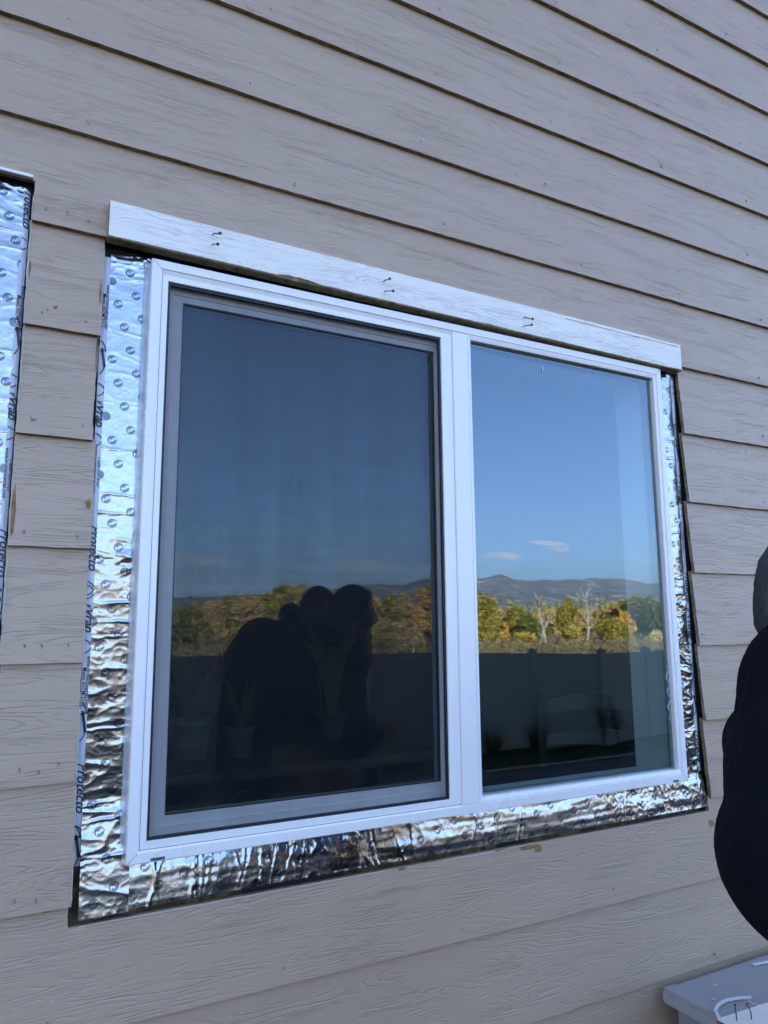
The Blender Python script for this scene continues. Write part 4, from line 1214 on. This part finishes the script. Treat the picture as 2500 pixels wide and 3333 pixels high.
# left pane, seen through the screen
lefts = [(585, 1985, 40, 'green'), (640, 1968, 46, 'olive'), (700, 1955, 42, 'tan'), (760, 1945, 50, 'olive'), (815, 1938, 46, 'tan'), (868, 1925, 44, 'olive'), (920, 1898, 46, 'olive'), (975, 1900, 44, 'tan'), (1040, 1905, 50, 'olive'), (1105, 1915, 50, 'tan'),
         (1165, 1945, 46, 'olive'), (1225, 1935, 42, 'tan'), (1275, 1932, 40, 'olive'), (1320, 1920, 34, 'tan'), (1370, 1903, 40, 'gold'), (1415, 1900, 40, 'olive'), (1455, 1935, 34, 'green')]
words = {585: 'green tree at the far left edge of the left pane', 640: 'olive tree second from the left edge of the left pane', 700: 'tan tree third from the left edge of the left pane', 760: 'olive tree above the capped fence post in the left pane', 815: 'tan tree over the arched back of the left silhouette',
         868: 'olive tree left of the highest crowns in the left pane', 920: 'tall olive tree left of the two dark heads', 975: 'tall tan tree just left of the two dark heads', 1040: 'olive tree mostly hidden by the left dark head', 1105: 'tan tree mostly hidden by the hooded head', 1165: 'olive tree at the right edge of the hooded head',
         1225: 'tan tree first right of the hooded head', 1275: 'olive tree second right of the hooded head', 1320: 'tan tree left of the orange one in the left pane', 1370: 'orange gold tree near the right edge of the left pane', 1415: 'olive tree at the right edge of the left pane', 1455: 'green tree mirrored behind the mullion'}
for i, (px, pt, hw, kd) in enumerate(lefts):
    make_tree(px, pt, hw, 78 + 7 * (i % 4), kd, words[px], 1.0, .05)
lefts2 = [(-60, 1990, 'tan', 'tan tree mirrored in the foil at the left of the window'), (60, 1975, 'olive', 'olive tree mirrored in the left foil strip'), (190, 1985, 'yellow', 'yellow tree mirrored low in the left foil strip'), (320, 1970, 'tan', 'tan tree mirrored in the left foil beside the frame'), (440, 1965, 'olive', 'olive tree mirrored behind the left window frame'), (520, 1975, 'yellow', 'yellow tree mirrored beside the left screen edge')]
for px, pt, kd, lab in lefts2: make_tree(px, pt, 58, 82, kd, lab, 1.0, .05)
for i, (px, pt, kd, lab) in enumerate([(1350, 2055, 'yellow', 'small yellow bush with bare stems near the right edge of the left pane'), (680, 2070, 'brush', 'brown bush behind the capped post in the left pane'), (1250, 2075, 'brush', 'brown bush between the hooded head and the yellow bush')]):
    make_tree(px, pt, 30, 62, kd, lab, .5, .0, name='bush', cat='bush', group='bushes beyond the fence')
bare_tree(1345, 2020, 60, 'small forked bare tree near the right edge of the left pane', .9, 12, lean=(.4, 0), twigs=8)

# dry brush and the far wood: uncountable
def scatter_stuff(name, n_, u0, u1, D0, D1, h0, h1, size, mat, seed):
    r = np.random.default_rng(seed)
    D = D0 + (D1 - D0) * r.random(n_); u = u0 + (u1 - u0) * r.random(n_)
    clump = 0.5 + 0.5 * np.sin(u * 41 + np.sin(u * 97) * 2) * np.sin(D * .7 + u * 20)
    hh = (h0 + (h1 - h0) * r.random(n_)) * (0.45 + .75 * clump)
    c = np.stack([u * D, -(D - S), LANDZ + hh * (r.random(n_) ** .7)], 1)
    a = r.normal(size=(n_, 3)); a[:, 2] = np.abs(a[:, 2]) + .8; a /= np.linalg.norm(a, axis=1)[:, None]
    b = np.cross(a, r.normal(size=(n_, 3))); b /= np.linalg.norm(b, axis=1)[:, None]
    s = (size * (.6 + .8 * r.random(n_)) * D / 70)[:, None]
    V = np.stack([c - a * s, c + b * s * .4, c + a * s, c - b * s * .4], 1).reshape(-1, 3)
    o = leafmesh(name, V, mat, None); tag(o, kind='stuff'); return o
o = scatter_stuff('dry_brush', 70000, -0.35, 1.5, 46, 80, 0.4, 1.5, 0.17, LM['brush'], 4)
tag(o, 'brown dry brush in a band behind the fence', 'brush')
o = scatter_stuff('far_wood', 42000, -0.9, 2.2, 112, 170, 3.6, 8.0, 0.34, LM['olive'], 9)
tag(o, 'far autumn wood filling the gaps between the nearer trees', 'wood')

# two low sheds and a post in the field
SHED = simple('weathered_shed_board', (0.52, 0.47, 0.42), 0.85, nscale=1.0, var=.12)
SHEDR = simple('shed_roof', (0.50, 0.46, 0.43), 0.8, nscale=1, var=.15)
for (px0, px1, pt, pb, D, lab) in [(1755, 1817, 2088, 2101, 69, 'long low pale shed between the two white trunks'), (1908, 1950, 2090, 2101, 69, 'short low pink grey shed right of the second white trunk'), (1652, 1692, 2086, 2094, 90, 'distant pale flat roof behind the small yellow sapling')]:
    a = mirror_at(px0, pb, D); b = mirror_at(px1, pb, D); tp = CAMZ + unproj(px0, pt)[1] * D
    sh = empty('shed', ((a.x + b.x) / 2, a.y, LANDZ)); tag(sh, lab, 'shed', 'low sheds in the field')
    W = abs(b.x - a.x) / 2; hh = tp - LANDZ
    m1 = MB(); m1.box(-W, W, -3, 0, 0, hh * .72); m1.build('wall', SHED, sh)
    m1 = MB(); m1.add([(-W - .2, .3, hh * .68), (W + .2, .3, hh * .68), (W + .2, -1.5, hh), (-W - .2, -1.5, hh), (-W - .2, -3.2, hh * .68), (W + .2, -3.2, hh * .68)], [(0, 1, 2, 3), (3, 2, 5, 4), (0, 3, 4), (1, 5, 2), (0, 4, 5, 1)]); m1.build('roof', SHEDR, sh)
    m1 = MB(); m1.box(-W * .25, W * .25, .002, .06, 0.0, hh * .5); m1.build('door', simple('shed_opening', (.05, .045, .04), .9), sh)
p = mirror_at(1692, 2100, 66); m1 = MB(); m1.box(-.11, .11, -.11, .11, 0, 2.25, bev=.02); m1.box(-.16, .16, -.16, .16, 2.25, 2.32); o = m1.build('field_post', PALEBARK); o.location = (p.x, p.y, LANDZ); tag(o, 'single pale post standing in the brush by the yellow sapling', 'post')

# ---- mountains
t = NT('mountain_slope')
v = t.coord()
n = t.noise(v, 0.0075, 7, .66); n3 = t.noise(v, 0.03, 5, .6)
gn = t.node('ShaderNodeNewGeometry')
c = t.ramp(n, [(0.40, (0.018, 0.024, 0.024)), (0.50, (0.050, 0.056, 0.048)), (0.545, (0.15, 0.13, 0.11)), (0.585, (0.58, 0.48, 0.43))])
c = t.mix(t.math('MULTIPLY', n3, .35), c, (0.03, 0.04, 0.04))
MOUNT = t.P(c, 0.95, normal=t.bump(n, 1.0, 120.0))
sky_pts = [(-3000, 1960), (-400, 1960), (300, 1950), (600, 1946), (900, 1935), (1100, 1915), (1240, 1897), (1310, 1905), (1370, 1885), (1430, 1877), (1500, 1886), (1542, 1884), (1580, 1879), (1629, 1864), (1672, 1884), (1728, 1892), (1778, 1886), (1816, 1893), (1850, 1886), (1880, 1888), (1926, 1881), (1985, 1882),
           (2023, 1884), (2061, 1892), (2112, 1900), (2158, 1898), (2230, 1890), (2330, 1905), (2500, 1900), (3500, 1930)]
uu = [unproj(*p) for p in sky_pts]
US = [q[0] for q in uu]; VS = [q[1] for q in uu]
def ridge(u): return float(np.interp(u, US, VS))
NU, NTT = 1000, 61; D0, D1 = 3600.0, 6200.0
P, Fc = [], []
for i in range(NU):
    u = -0.7 + 2.7 * i / (NU - 1)
    R0 = ridge(u) + 0.0018 * noise.noise(Vector((u * 38, 2, 0))) + 0.0006 * noise.noise(Vector((u * 120, 5, 0)))
    for j in range(NTT):
        tt = j / (NTT - 1)
        D = D0 + (D1 - D0) * tt
        Hr = R0 * (D0 + (D1 - D0) * 0.82) + 2.0
        x, y = u * D, -(D - S)
        if tt <= .82:
            f = tt / .82; env = f ** 0.85
            nz_ = noise.fractal(Vector((x / 900, y / 900, 1.3)), 1.0, 2.1, 6)
            nr = 1 - abs(noise.noise(Vector((x / 330, y / 520, 4.0)))) * 2
            z = Hr * (env + (0.20 * nz_ + .10 * nr) * math.sin(math.pi * min(1, f * .97)) ** .8)
            z = min(z, (R0 * .97) * D * (0.45 + .55 * f)) if f < .93 else z
            if f >= .93: z = Hr * env
        else:
            z = Hr * (1 - (tt - .82) * 3)
        P.append((x, y, max(z, -5) + (9 * noise.noise(Vector((x / 70, y / 70, 0))) if .1 < tt < .8 else 0)))
for i in range(NU - 1):
    for j in range(NTT - 1):
        a = i * NTT + j; Fc.append((a, a + NTT, a + NTT + 1, a + 1))
tag(mk('mountains', P, Fc, MOUNT, smooth=True), kind='structure')

# ------------------------------------------------------------------ people
def skin_obj(name, joints, edges, mat, parent, sub=2, root=0, vox=0.011, smooth=7):
    """one continuous tapering surface grown along the joints (capsules fused by a voxel remesh, then relaxed)"""
    mb = MB(); rad = {k: (v[1] if not isinstance(v[1], tuple) else sum(v[1]) / 2) for k, v in joints.items()}
    def ball(c, r, n=14):
        prof = [(max(r * math.sin(math.pi * i / 10), 1e-5), -r * math.cos(math.pi * i / 10)) for i in range(11)]
        mb.lathe(prof, c, n)
    for k in joints: ball(joints[k][0], rad[k])
    for a, b in edges:
        A_, B_ = Vector(joints[a][0]), Vector(joints[b][0]); L_ = (B_ - A_).length; st = max(min(rad[a], rad[b]) * .45, .004)
        for i in range(1, max(1, int(L_ / st))):
            f = i * st / L_
            if f < 1: ball(A_.lerp(B_, f), rad[a] + (rad[b] - rad[a]) * f, 12)
    o = mb.build(name, mat, None, smooth=True)
    m = o.modifiers.new('r', 'REMESH'); m.mode = 'VOXEL'; m.voxel_size = vox; m.use_smooth_shade = True
    m = o.modifiers.new('s', 'SMOOTH'); m.factor = 0.6; m.iterations = smooth
    dg = bpy.context.evaluated_depsgraph_get(); dg.update()
    m2 = bpy.data.meshes.new_from_object(o.evaluated_get(dg)); m2.name = name
    om = o.data; bpy.data.objects.remove(o); bpy.data.meshes.remove(om)
    if not m2.materials: m2.materials.append(mat)
    m2.polygons.foreach_set('use_smooth', [True] * len(m2.polygons))
    q = bpy.data.objects.new(name, m2); return link(q, parent)
SKIN = simple('skin', (0.42, 0.23, 0.16), 0.5, var=.05)
def cloth(name, c):
    t = NT(name); v = t.coord()
    return t.P(t.mix(t.noise(v, 6, 4), tuple(x * .8 for x in c), tuple(x * 1.2 for x in c)), 0.95, spec=.15, normal=t.bump(t.math('ADD', t.noise(v, 9, 3), t.math('MULTIPLY', t.noise(v, 220, 2), .06)), 1, .030))
NAVY = cloth('navy_fleece', (0.0045, 0.0052, 0.0095)); GREYF = cloth('grey_fleece', (0.075, 0.077, 0.085)); DENIM = cloth('dark_denim', (0.012, 0.014, 0.022)); BOOT = simple('boot_leather', (0.02, 0.015, 0.012), .5)
HAIR = simple('dark_hair', (0.02, 0.014, 0.01), .6)
DKGREY = cloth('charcoal_fleece', (0.012, 0.013, 0.015))
def head_mesh(joints_center, f, parent, r=0.078):
    """a shaped head: skull, brow, nose, lips, chin, eye sockets, ears; f = facing direction"""
    bm = bmesh.new(); bmesh.ops.create_uvsphere(bm, u_segments=48, v_segments=36, radius=1.0)
    fwd = Vector((f[0], f[1], f[2])).normalized(); side = Vector((0, 0, 1)).cross(fwd).normalized(); upv = fwd.cross(side)
    for v in bm.verts:
        x, y, z = v.co   # x forward, y side, z up
        jaw = max(0, -z)
        X_ = x * (1.18 - .10 * jaw); Y_ = y * (0.92 - .32 * jaw * jaw); Z_ = z * 1.38
        if x > 0:
            g = lambda cy, cz, s1, s2: math.exp(-((y - cy) / s1) ** 2 - ((z - cz) / s2) ** 2)
            X_ += .22 * g(0, -.12, .11, .13) + .10 * g(0, .05, .08, .16) + .06 * g(0, -.48, .22, .07) + .05 * g(0, -.60, .20, .06) + .10 * g(0, -.82, .25, .14) + .05 * (g(.3, .20, .2, .07) + g(-.3, .20, .2, .07)) - .09 * (g(.3, .05, .14, .09) + g(-.3, .05, .14, .09)) + .04 * (g(.45, -.2, .2, .15) + g(-.45, -.2, .2, .15)) - .03 * g(0, -.54, .24, .025)
        v.co = fwd * X_ * r + side * Y_ * r + upv * Z_ * r
    for s_ in (-1, 1):     # ears
        g = bmesh.ops.create_uvsphere(bm, u_segments=14, v_segments=10, radius=1.0)
        for v in g['verts']:
            x, y, z = v.co; dish = .35 * math.exp(-(x * x + z * z) * 3)
            v.co = fwd * (x * .22 - .08) * r + side * (s_ * (.90 + y * .09 - dish * (y * s_ > 0) * .1)) * r + upv * (z * .38 - .02) * r
        g = bmesh.ops.create_uvsphere(bm, u_segments=10, v_segments=8, radius=1.0)
        for v in g['verts']:
            v.co = fwd * (1.02 + v.co.x * .13) * r + side * (s_ * .30 + v.co.y * .15) * r + upv * (.05 + v.co.z * .11) * r
    me = bpy.data.meshes.new('head'); bm.to_mesh(me); bm.free(); me.materials.append(SKIN)
    me.polygons.foreach_set('use_smooth', [True] * len(me.polygons))
    o = bpy.data.objects.new('head', me); o.location = joints_center; return link(o, parent), (fwd, side, upv)
def hand_chain(J, E, wrist, key, d, up, sidev, curl=.9):
    d = d.normalized(); sidev = sidev.normalized(); up = up.normalized()
    w0 = Vector(wrist)
    J[key + 'palm'] = (w0 + d * .045, (.030, .016)); E.append((key + 'wrist', key + 'palm'))
    for k, (off, L) in enumerate(((-.028, .070), (-.009, .080), (.010, .075), (.028, .058))):
        b = w0 + d * .088 + sidev * off
        J[f'{key}k{k}'] = (b, .0105); E.append((key + 'palm', f'{key}k{k}'))
        p = b; a = 0.35
        for s_, fr in enumerate((.45, .32, .23)):
            a += curl * .55; dd = d * math.cos(a) - up * math.sin(a); p = p + dd * L * fr
            J[f'{key}f{k}{s_}'] = (p, .0092 - .0008 * s_); E.append((f'{key}k{k}' if s_ == 0 else f'{key}f{k}{s_-1}', f'{key}f{k}{s_}'))
    tb = w0 + d * .030 - sidev * .030 - up * .006
    J[key + 't0'] = (tb, .012); E.append((key + 'palm', key + 't0'))
    J[key + 't1'] = (tb + (d * .7 - sidev * .5 - up * .4).normalized() * .035, .0105); E.append((key + 't0', key + 't1'))
    J[key + 't2'] = (J[key + 't1'][0] + (d * .9 - up * .5).normalized() * .028, .009); E.append((key + 't1', key + 't2'))

def person(name, label, base, f2, K, top, hoodmat, hood_up, rr, wf=1.0):
    """K: joint positions in world coordinates"""
    root = empty(name, base); tag(root, label, 'person')
    B = Vector(base)
    L = {k: Vector(v) - B for k, v in K.items() if k not in ('humpr', 'look')}
    fwd = Vector((f2[0], f2[1], 0)).normalized(); side = Vector((-fwd.y, fwd.x, 0))
    J, E = {}, []
    J['pelvis'] = (L['pelvis'], .10); J['waist'] = (L['waist'], .09); J['chest'] = (L['chest'], .095); J['neck0'] = (L['neck'], .062); J['neck1'] = (L['head'] - Vector((0, 0, .06)) - fwd * .015, .055)
    J['cran'] = (L['head'] + Vector((0, 0, .02)), .058)
    E += [('pelvis', 'waist'), ('waist', 'chest'), ('chest', 'neck0'), ('neck0', 'neck1'), ('neck1', 'cran')]
    for s_, n_ in ((1, 'l'), (-1, 'r')):
        J[n_ + 'sh'] = (L[n_ + 'sh'], .045); J[n_ + 'el'] = (L[n_ + 'el'], .035); J[n_ + 'wrist'] = (L[n_ + 'wr'], .028)
        E += [('chest', n_ + 'sh'), (n_ + 'sh', n_ + 'el'), (n_ + 'el', n_ + 'wrist')]
        d = (L[n_ + 'wr'] - L[n_ + 'el']).normalized(); sv = d.cross(Vector((0, 0, 1))).normalized() * s_; hand_chain(J, E, L[n_ + 'wr'], n_, d, sv.cross(d) * s_, sv)
        J[n_ + 'hip'] = (L['pelvis'] + side * .09 * s_ - Vector((0, 0, .06)), .095); J[n_ + 'kn'] = (L[n_ + 'kn'], .06); J[n_ + 'an'] = (L[n_ + 'an'], .042); J[n_ + 'toe'] = (L[n_ + 'an'] + fwd * .15 - Vector((0, 0, .045)), .035)
        E += [('pelvis', n_ + 'hip'), (n_ + 'hip', n_ + 'kn'), (n_ + 'kn', n_ + 'an'), (n_ + 'an', n_ + 'toe')]
    skin_obj('body', J, E, SKIN, root, vox=0.0055, smooth=3)
    hd_, fr = head_mesh(L['head'], (fwd.x, fwd.y, K.get('look', (0, 0, -0.15))[2]), root, rr)
    # hoodie
    J, E = {}, []
    for k, r in (('hem', .135 * wf), ('waist', .135 * wf), ('chest', .170 * wf), ('neck', .105)): J[k] = (L[k], r)
    if 'hump' in L: J['hump'] = (L['hump'], K['humpr'][0]); E.append(('chest', 'hump'))
    if 'nape' in L: J['nape'] = (L['nape'], .072); E.append(('hump', 'nape'))
    E += [('hem', 'waist'), ('waist', 'chest'), ('chest', 'neck')]
    for n_ in 'lr':
        J[n_ + 'sh'] = (L[n_ + 'sh'], .088 * wf); J[n_ + 'el'] = (L[n_ + 'el'], .070 * wf); J[n_ + 'cuff'] = (L[n_ + 'el'] + (L[n_ + 'wr'] - L[n_ + 'el']) * .9, .048)
        E += [('chest', n_ + 'sh'), (n_ + 'sh', n_ + 'el'), (n_ + 'el', n_ + 'cuff')]
    skin_obj('hoodie', J, E, top, root, root=list(J).index('chest'))
    J, E = {}, []
    J['p'] = (L['pelvis'], .138)
    for s_, n_ in ((1, 'l'), (-1, 'r')):
        J[n_ + 'h'] = (L['pelvis'] + side * .095 * s_ - Vector((0, 0, .08)), .108); J[n_ + 'k'] = (L[n_ + 'kn'], .078); J[n_ + 'a'] = (L[n_ + 'an'] + Vector((0, 0, .03)), .066)
        E += [('p', n_ + 'h'), (n_ + 'h', n_ + 'k'), (n_ + 'k', n_ + 'a')]
        skin_obj('boot', {'a': (L[n_ + 'an'] + Vector((0, 0, .02)), .056), 'b': (L[n_ + 'an'] - Vector((0, 0, .045)), .052), 'c': (L[n_ + 'an'] + fwd * .10 - Vector((0, 0, .05)), (.048, .038)), 'd': (L[n_ + 'an'] + fwd * .17 - Vector((0, 0, .058)), (.04, .028))}, [('a', 'b'), ('b', 'c'), ('c', 'd')], BOOT, root)
    skin_obj('trousers', J, E, DENIM, root)
    fw, sd, up = fr; H = L['head']
    if hood_up:
        bm = bmesh.new(); bmesh.ops.create_uvsphere(bm, u_segments=40, v_segments=30, radius=1.0)
        kill = [v for v in bm.verts if v.co.x > 0.62 and v.co.z < .78]
        bmesh.ops.delete(bm, geom=kill, context='VERTS')
        for v in bm.verts:
            x, y, z = v.co
            bl = max(0, -z)
            wr_ = 0.05 * noise.noise(v.co * 2.6) + 0.018 * (1 - abs(noise.noise(Vector((v.co.x * 3, v.co.y * 3, v.co.z * 7)))) * 3)
            k = (rr + .014) * (1 + wr_)
            v.co = H + fw * (x * 1.24 - .06 - .06 * bl) * k + sd * y * (1.02 + .10 * bl) * k + up * (z * 1.42 - (.06 if z < 0 else 0)) * k
        geom = bmesh.ops.solidify(bm, geom=bm.faces[:], thickness=0.006)
        me = bpy.data.meshes.new('hood'); bm.to_mesh(me); bm.free(); me.materials.append(hoodmat); me.polygons.foreach_set('use_smooth', [True] * len(me.polygons))
        link(bpy.data.objects.new('hood', me), root)
    else:
        bm = bmesh.new(); bmesh.ops.create_uvsphere(bm, u_segments=30, v_segments=24, radius=1.0)
        kill = [v for v in bm.verts if (v.co.x > .15 and v.co.z < .35) or v.co.z < -.35]
        bmesh.ops.delete(bm, geom=kill, context='VERTS')
        for v in bm.verts:
            x, y, z = v.co; k = rr * (1.07 + .03 * noise.noise(v.co * 6)); v.co = H + fw * x * 1.16 * k + sd * y * .97 * k + up * z * 1.36 * k
        me = bpy.data.meshes.new('hair'); bm.to_mesh(me); bm.free(); me.materials.append(HAIR); me.polygons.foreach_set('use_smooth', [True] * len(me.polygons))
        link(bpy.data.objects.new('hair', me), root)
        if 'bunch' in L:
            skin_obj('folded_hood', {'a': (L['bunch'] - side * .10 - Vector((0, 0, .05)), .04), 'b': (L['bunch'], .062), 'c': (L['bunch'] + side * .10 - Vector((0, 0, .05)), .04)}, [('a', 'b'), ('b', 'c')], top, root, root=1)
    return root
# the worker at the right edge, near the window
A = dict(head=(1.076, -0.75, 1.632), neck=(1.04, -0.80, 1.49), chest=(0.950, -0.85, 1.36), waist=(0.885, -0.845, 1.325), hem=(1.05, -0.83, 1.245), pelvis=(1.11, -0.83, 0.98),
         hump=(1.030, -0.795, 1.50), humpr=(0.124, 0), nape=(1.070, -0.760, 1.570),
         lsh=(1.02, -0.71, 1.42), rsh=(1.03, -0.96, 1.41), lel=(1.05, -0.72, 1.22), rel=(0.850, -0.86, 1.300), lwr=(1.16, -0.78, 1.25), rwr=(1.14, -0.84, 1.26),
         lkn=(1.16, -0.74, 0.52), rkn=(1.15, -0.92, 0.52), lan=(1.12, -0.74, 0.085), ran=(1.10, -0.92, 0.085), look=(0, 0, -0.1))
person('person', 'person in a black hoodie with grey hood up, cut off by the right edge', (1.11, -0.83, 0.0), (1.0, 0.28), A, NAVY, GREYF, True, 0.060, 0.86)
Bp = dict(head=(1.470, -2.00, 1.700), neck=(1.36, -2.00, 1.55), chest=(1.16, -2.00, 1.42), waist=(1.10, -2.00, 1.16), hem=(1.10, -2.00, 1.02), pelvis=(1.10, -2.00, 0.93),
          hump=(1.185, -2.00, 1.50), humpr=(0.145, 0), bunch=(1.325, -2.00, 1.655),
          lsh=(1.20, -1.89, 1.45), rsh=(1.20, -2.23, 1.45), lel=(1.38, -1.83, 1.36), rel=(1.34, -2.20, 1.36), lwr=(1.53, -1.90, 1.56), rwr=(1.53, -2.10, 1.56),
          lkn=(1.18, -1.96, 0.50), rkn=(1.16, -2.16, 0.50), lan=(1.12, -1.96, 0.085), ran=(1.10, -2.16, 0.085), look=(0, 0, -0.2))
person('person', 'person in dark clothes seen only as the rounded left silhouette mirrored in the left pane', (1.10, -2.00, 0.0), (1.0, 0.1), Bp, DKGREY, DKGREY, False, 0.074)

# ------------------------------------------------------------------ storage box under the wall at the right
GREYP = simple('grey_box_plastic', (0.27, 0.255, 0.25), 0.5, nscale=6, var=.08, bump=.0006, bscale=120)
LIDP = simple('grey_lid_plastic', (0.36, 0.34, 0.33), 0.5, nscale=9, var=.08, bump=.0006, bscale=120)
BX0, BX1 = 1.522, 2.75; LZ = CAMZ - 0.885
box = empty('storage_box', (BX0 - 0.004, 0.012, 0.0)); tag(box, 'grey storage box against the wall at the bottom right, littered with trim scraps', 'storage box')
mb = MB(); mb.box(0.028, BX1 - BX0 - .03, -0.52, -0.03, 0, LZ - 0.026, bev=.006)
mb.build('body', GREYP, box)
mb = MB(); mb.box(0.0, BX1 - BX0, -0.56, -0.012, LZ - 0.034, LZ - 0.002, bev=.005); mb.box(0.004, 0.046, -0.555, -0.016, LZ - 0.003, LZ + 0.0018, bev=.0015)
mb.build('lid', LIDP, box)
mb = MB(); mb.box(0.0245, 0.0278, -0.50, -0.46, 0.02, LZ - 0.04, bev=.0015); mb.box(0.0245, 0.0278, -0.13, -0.05, 0.02, LZ - 0.04, bev=.0015)
mb.build('side_rib', GREYP, box)
# strips of trim left on the lid
SCR = simple('white_trim_strip', (0.75, 0.77, 0.78), 0.4, var=.04)
def strip(pts, wd, th, label):
    mb = MB(); P = [Vector(p) for p in pts]; n_ = len(P); vs = []
    for i, p in enumerate(P):
        d = (P[min(i + 1, n_ - 1)] - P[max(i - 1, 0)]).normalized(); s_ = Vector((-d.y, d.x, 0)).normalized() * wd / 2
        vs += [p - s_, p + s_, p + s_ + Vector((0, 0, th)), p - s_ + Vector((0, 0, th))]
    fs = []
    for i in range(n_ - 1):
        for k in range(4): fs.append((4 * i + k, 4 * i + (k + 1) % 4, 4 * i + 4 + (k + 1) % 4, 4 * i + 4 + k))
    fs += [(0, 3, 2, 1), (4 * n_ - 4, 4 * n_ - 3, 4 * n_ - 2, 4 * n_ - 1)]
    mb.add(vs, fs); o = mb.build('trim_scrap', SCR); tag(o, label, 'scrap', 'white trim scraps on the storage box'); return o
zl = LZ + 0.001
strip([(1.512, -0.170, zl + .004), (1.528, -0.148, zl + .004), (1.553, -0.134, zl + .003), (1.575, -0.127, zl + .002), (1.600, -0.124, zl + .001), (1.631, -0.130, zl + .001), (1.662, -0.142, zl + .001)], .0065, .004, 'curved white strip bent in an arc on the box lid')
strip([(1.822, -0.033, zl), (1.846, -0.036, zl), (1.871, -0.041, zl), (1.90, -0.045, zl)], .007, .003, 'short straight white strip near the wall on the box lid')
strip([(1.648, -0.143, zl), (1.644, -0.160, zl), (1.655, -0.176, zl), (1.70, -0.185, zl)], .0018, .001, 'thin white thread below the curved strip on the lid')
for (x, y) in ((1.575, -0.10), (1.64, -0.055)):
    strip([(x, y, zl), (x + .008, y - .004, zl)], .002, .001, 'tiny white flake near the left end of the lid' if x < 1.6 else 'tiny white flake nearer the wall on the lid')
# old white board with nails in the corner
def W3(px, py, zrel):
    u, vv = unproj(px, py); t_ = zrel / vv; return Vector((u * t_, t_ - S, CAMZ + zrel))
a = W3(2331, 3317, -0.825); b = W3(2500, 3262, -0.825)
d = (b - a).normalized(); sdv = Vector((d.y, -d.x, 0)).normalized()
brd = empty('old_trim_board', a); brd.rotation_euler = (0, 0, math.atan2(d.y, d.x)); tag(brd, 'weathered white board with bent nails lying over the box corner', 'board')
P, Fc, Mi = [], [], []
N = 60
for i in range(N + 1):
    x = 1.25 * i / N + (0.004 * n1(i * .9, 3) if i == 0 else 0)
    for (y, z) in ((0.0008 * n1(x * 60, 4), 0), (0.0012 * n1(x * 50, 5), -.019), (-.09, -.019), (-.09, 0)): P.append((x, y, z))
for i in range(N):
    for k in range(4):
        q = (4 * i + k, 4 * i + (k + 1) % 4, 4 * i + 4 + (k + 1) % 4, 4 * i + 4 + k); Fc.append(q[::-1]); Mi.append(0 if k in (3, 0) else 1)
Fc += [(0, 1, 2, 3), (4 * N + 3, 4 * N + 2, 4 * N + 1, 4 * N)]; Mi += [1, 1]
mk('plank', P, Fc, None, brd, mats=[TRIMPAINT, CHIP], fmat=Mi)
mb = MB(); mb.tube([(0, 0, -.01), (0, 0, .012), (.003, .002, .020), (.009, .004, .026)], .0012, 6); mb.tube([(.009, .004, .026), (.0095, .0042, .0265)], [.003, .003], 8)
nl = mb.build('nail', NAILM, brd)
for k, (px, py) in enumerate([(2398, 3322), (2446, 3318)]):
    o = nl if k == 0 else nl.copy()
    if k: col.objects.link(o); o.parent = brd
    w_ = W3(px, py, -0.825); dd = w_ - a; o.location = (dd.dot(d), dd.dot(Vector((-d.y, d.x, 0))), 0.0)
    o.rotation_euler = (0, 0, .6 * k + .4)
mb = MB(); mb.box(0.02, 1.2, -.2, -.06, -.11, -.0195); sp_ = None
# a second scrap board holds that one up above the lid
sb = empty('spacer_block', (a.x + 0.22, a.y - 0.03, LZ)); tag(sb, 'wood offcut under the white board on the box lid', 'wood block')
mb = MB(); mb.box(-.03, .05, -.05, .03, 0.0, (CAMZ - .825 - .0195) - LZ, bev=.002); mb.build('offcut', simple('raw_pine', (0.35, 0.24, 0.13), .8), sb)

# ------------------------------------------------------------------ haze
t = NT('air_haze')
for l in list(t.l): t.l.remove(l)
t.n.remove(t.b)
pv = t.node('ShaderNodeVolumePrincipled'); pv.inputs['Density'].default_value = 1.5e-4; pv.inputs['Color'].default_value = (0.75, 0.85, 1.0, 1); pv.inputs['Anisotropy'].default_value = 0.3
t.l.new(pv.outputs[0], t.out.inputs['Volume'])
HAZE = t.m
mb = MB(); mb.box(-9100, 9800, -9100, 9100, -7, 640)
o = mb.build('haze', HAZE); tag(o, kind='stuff')
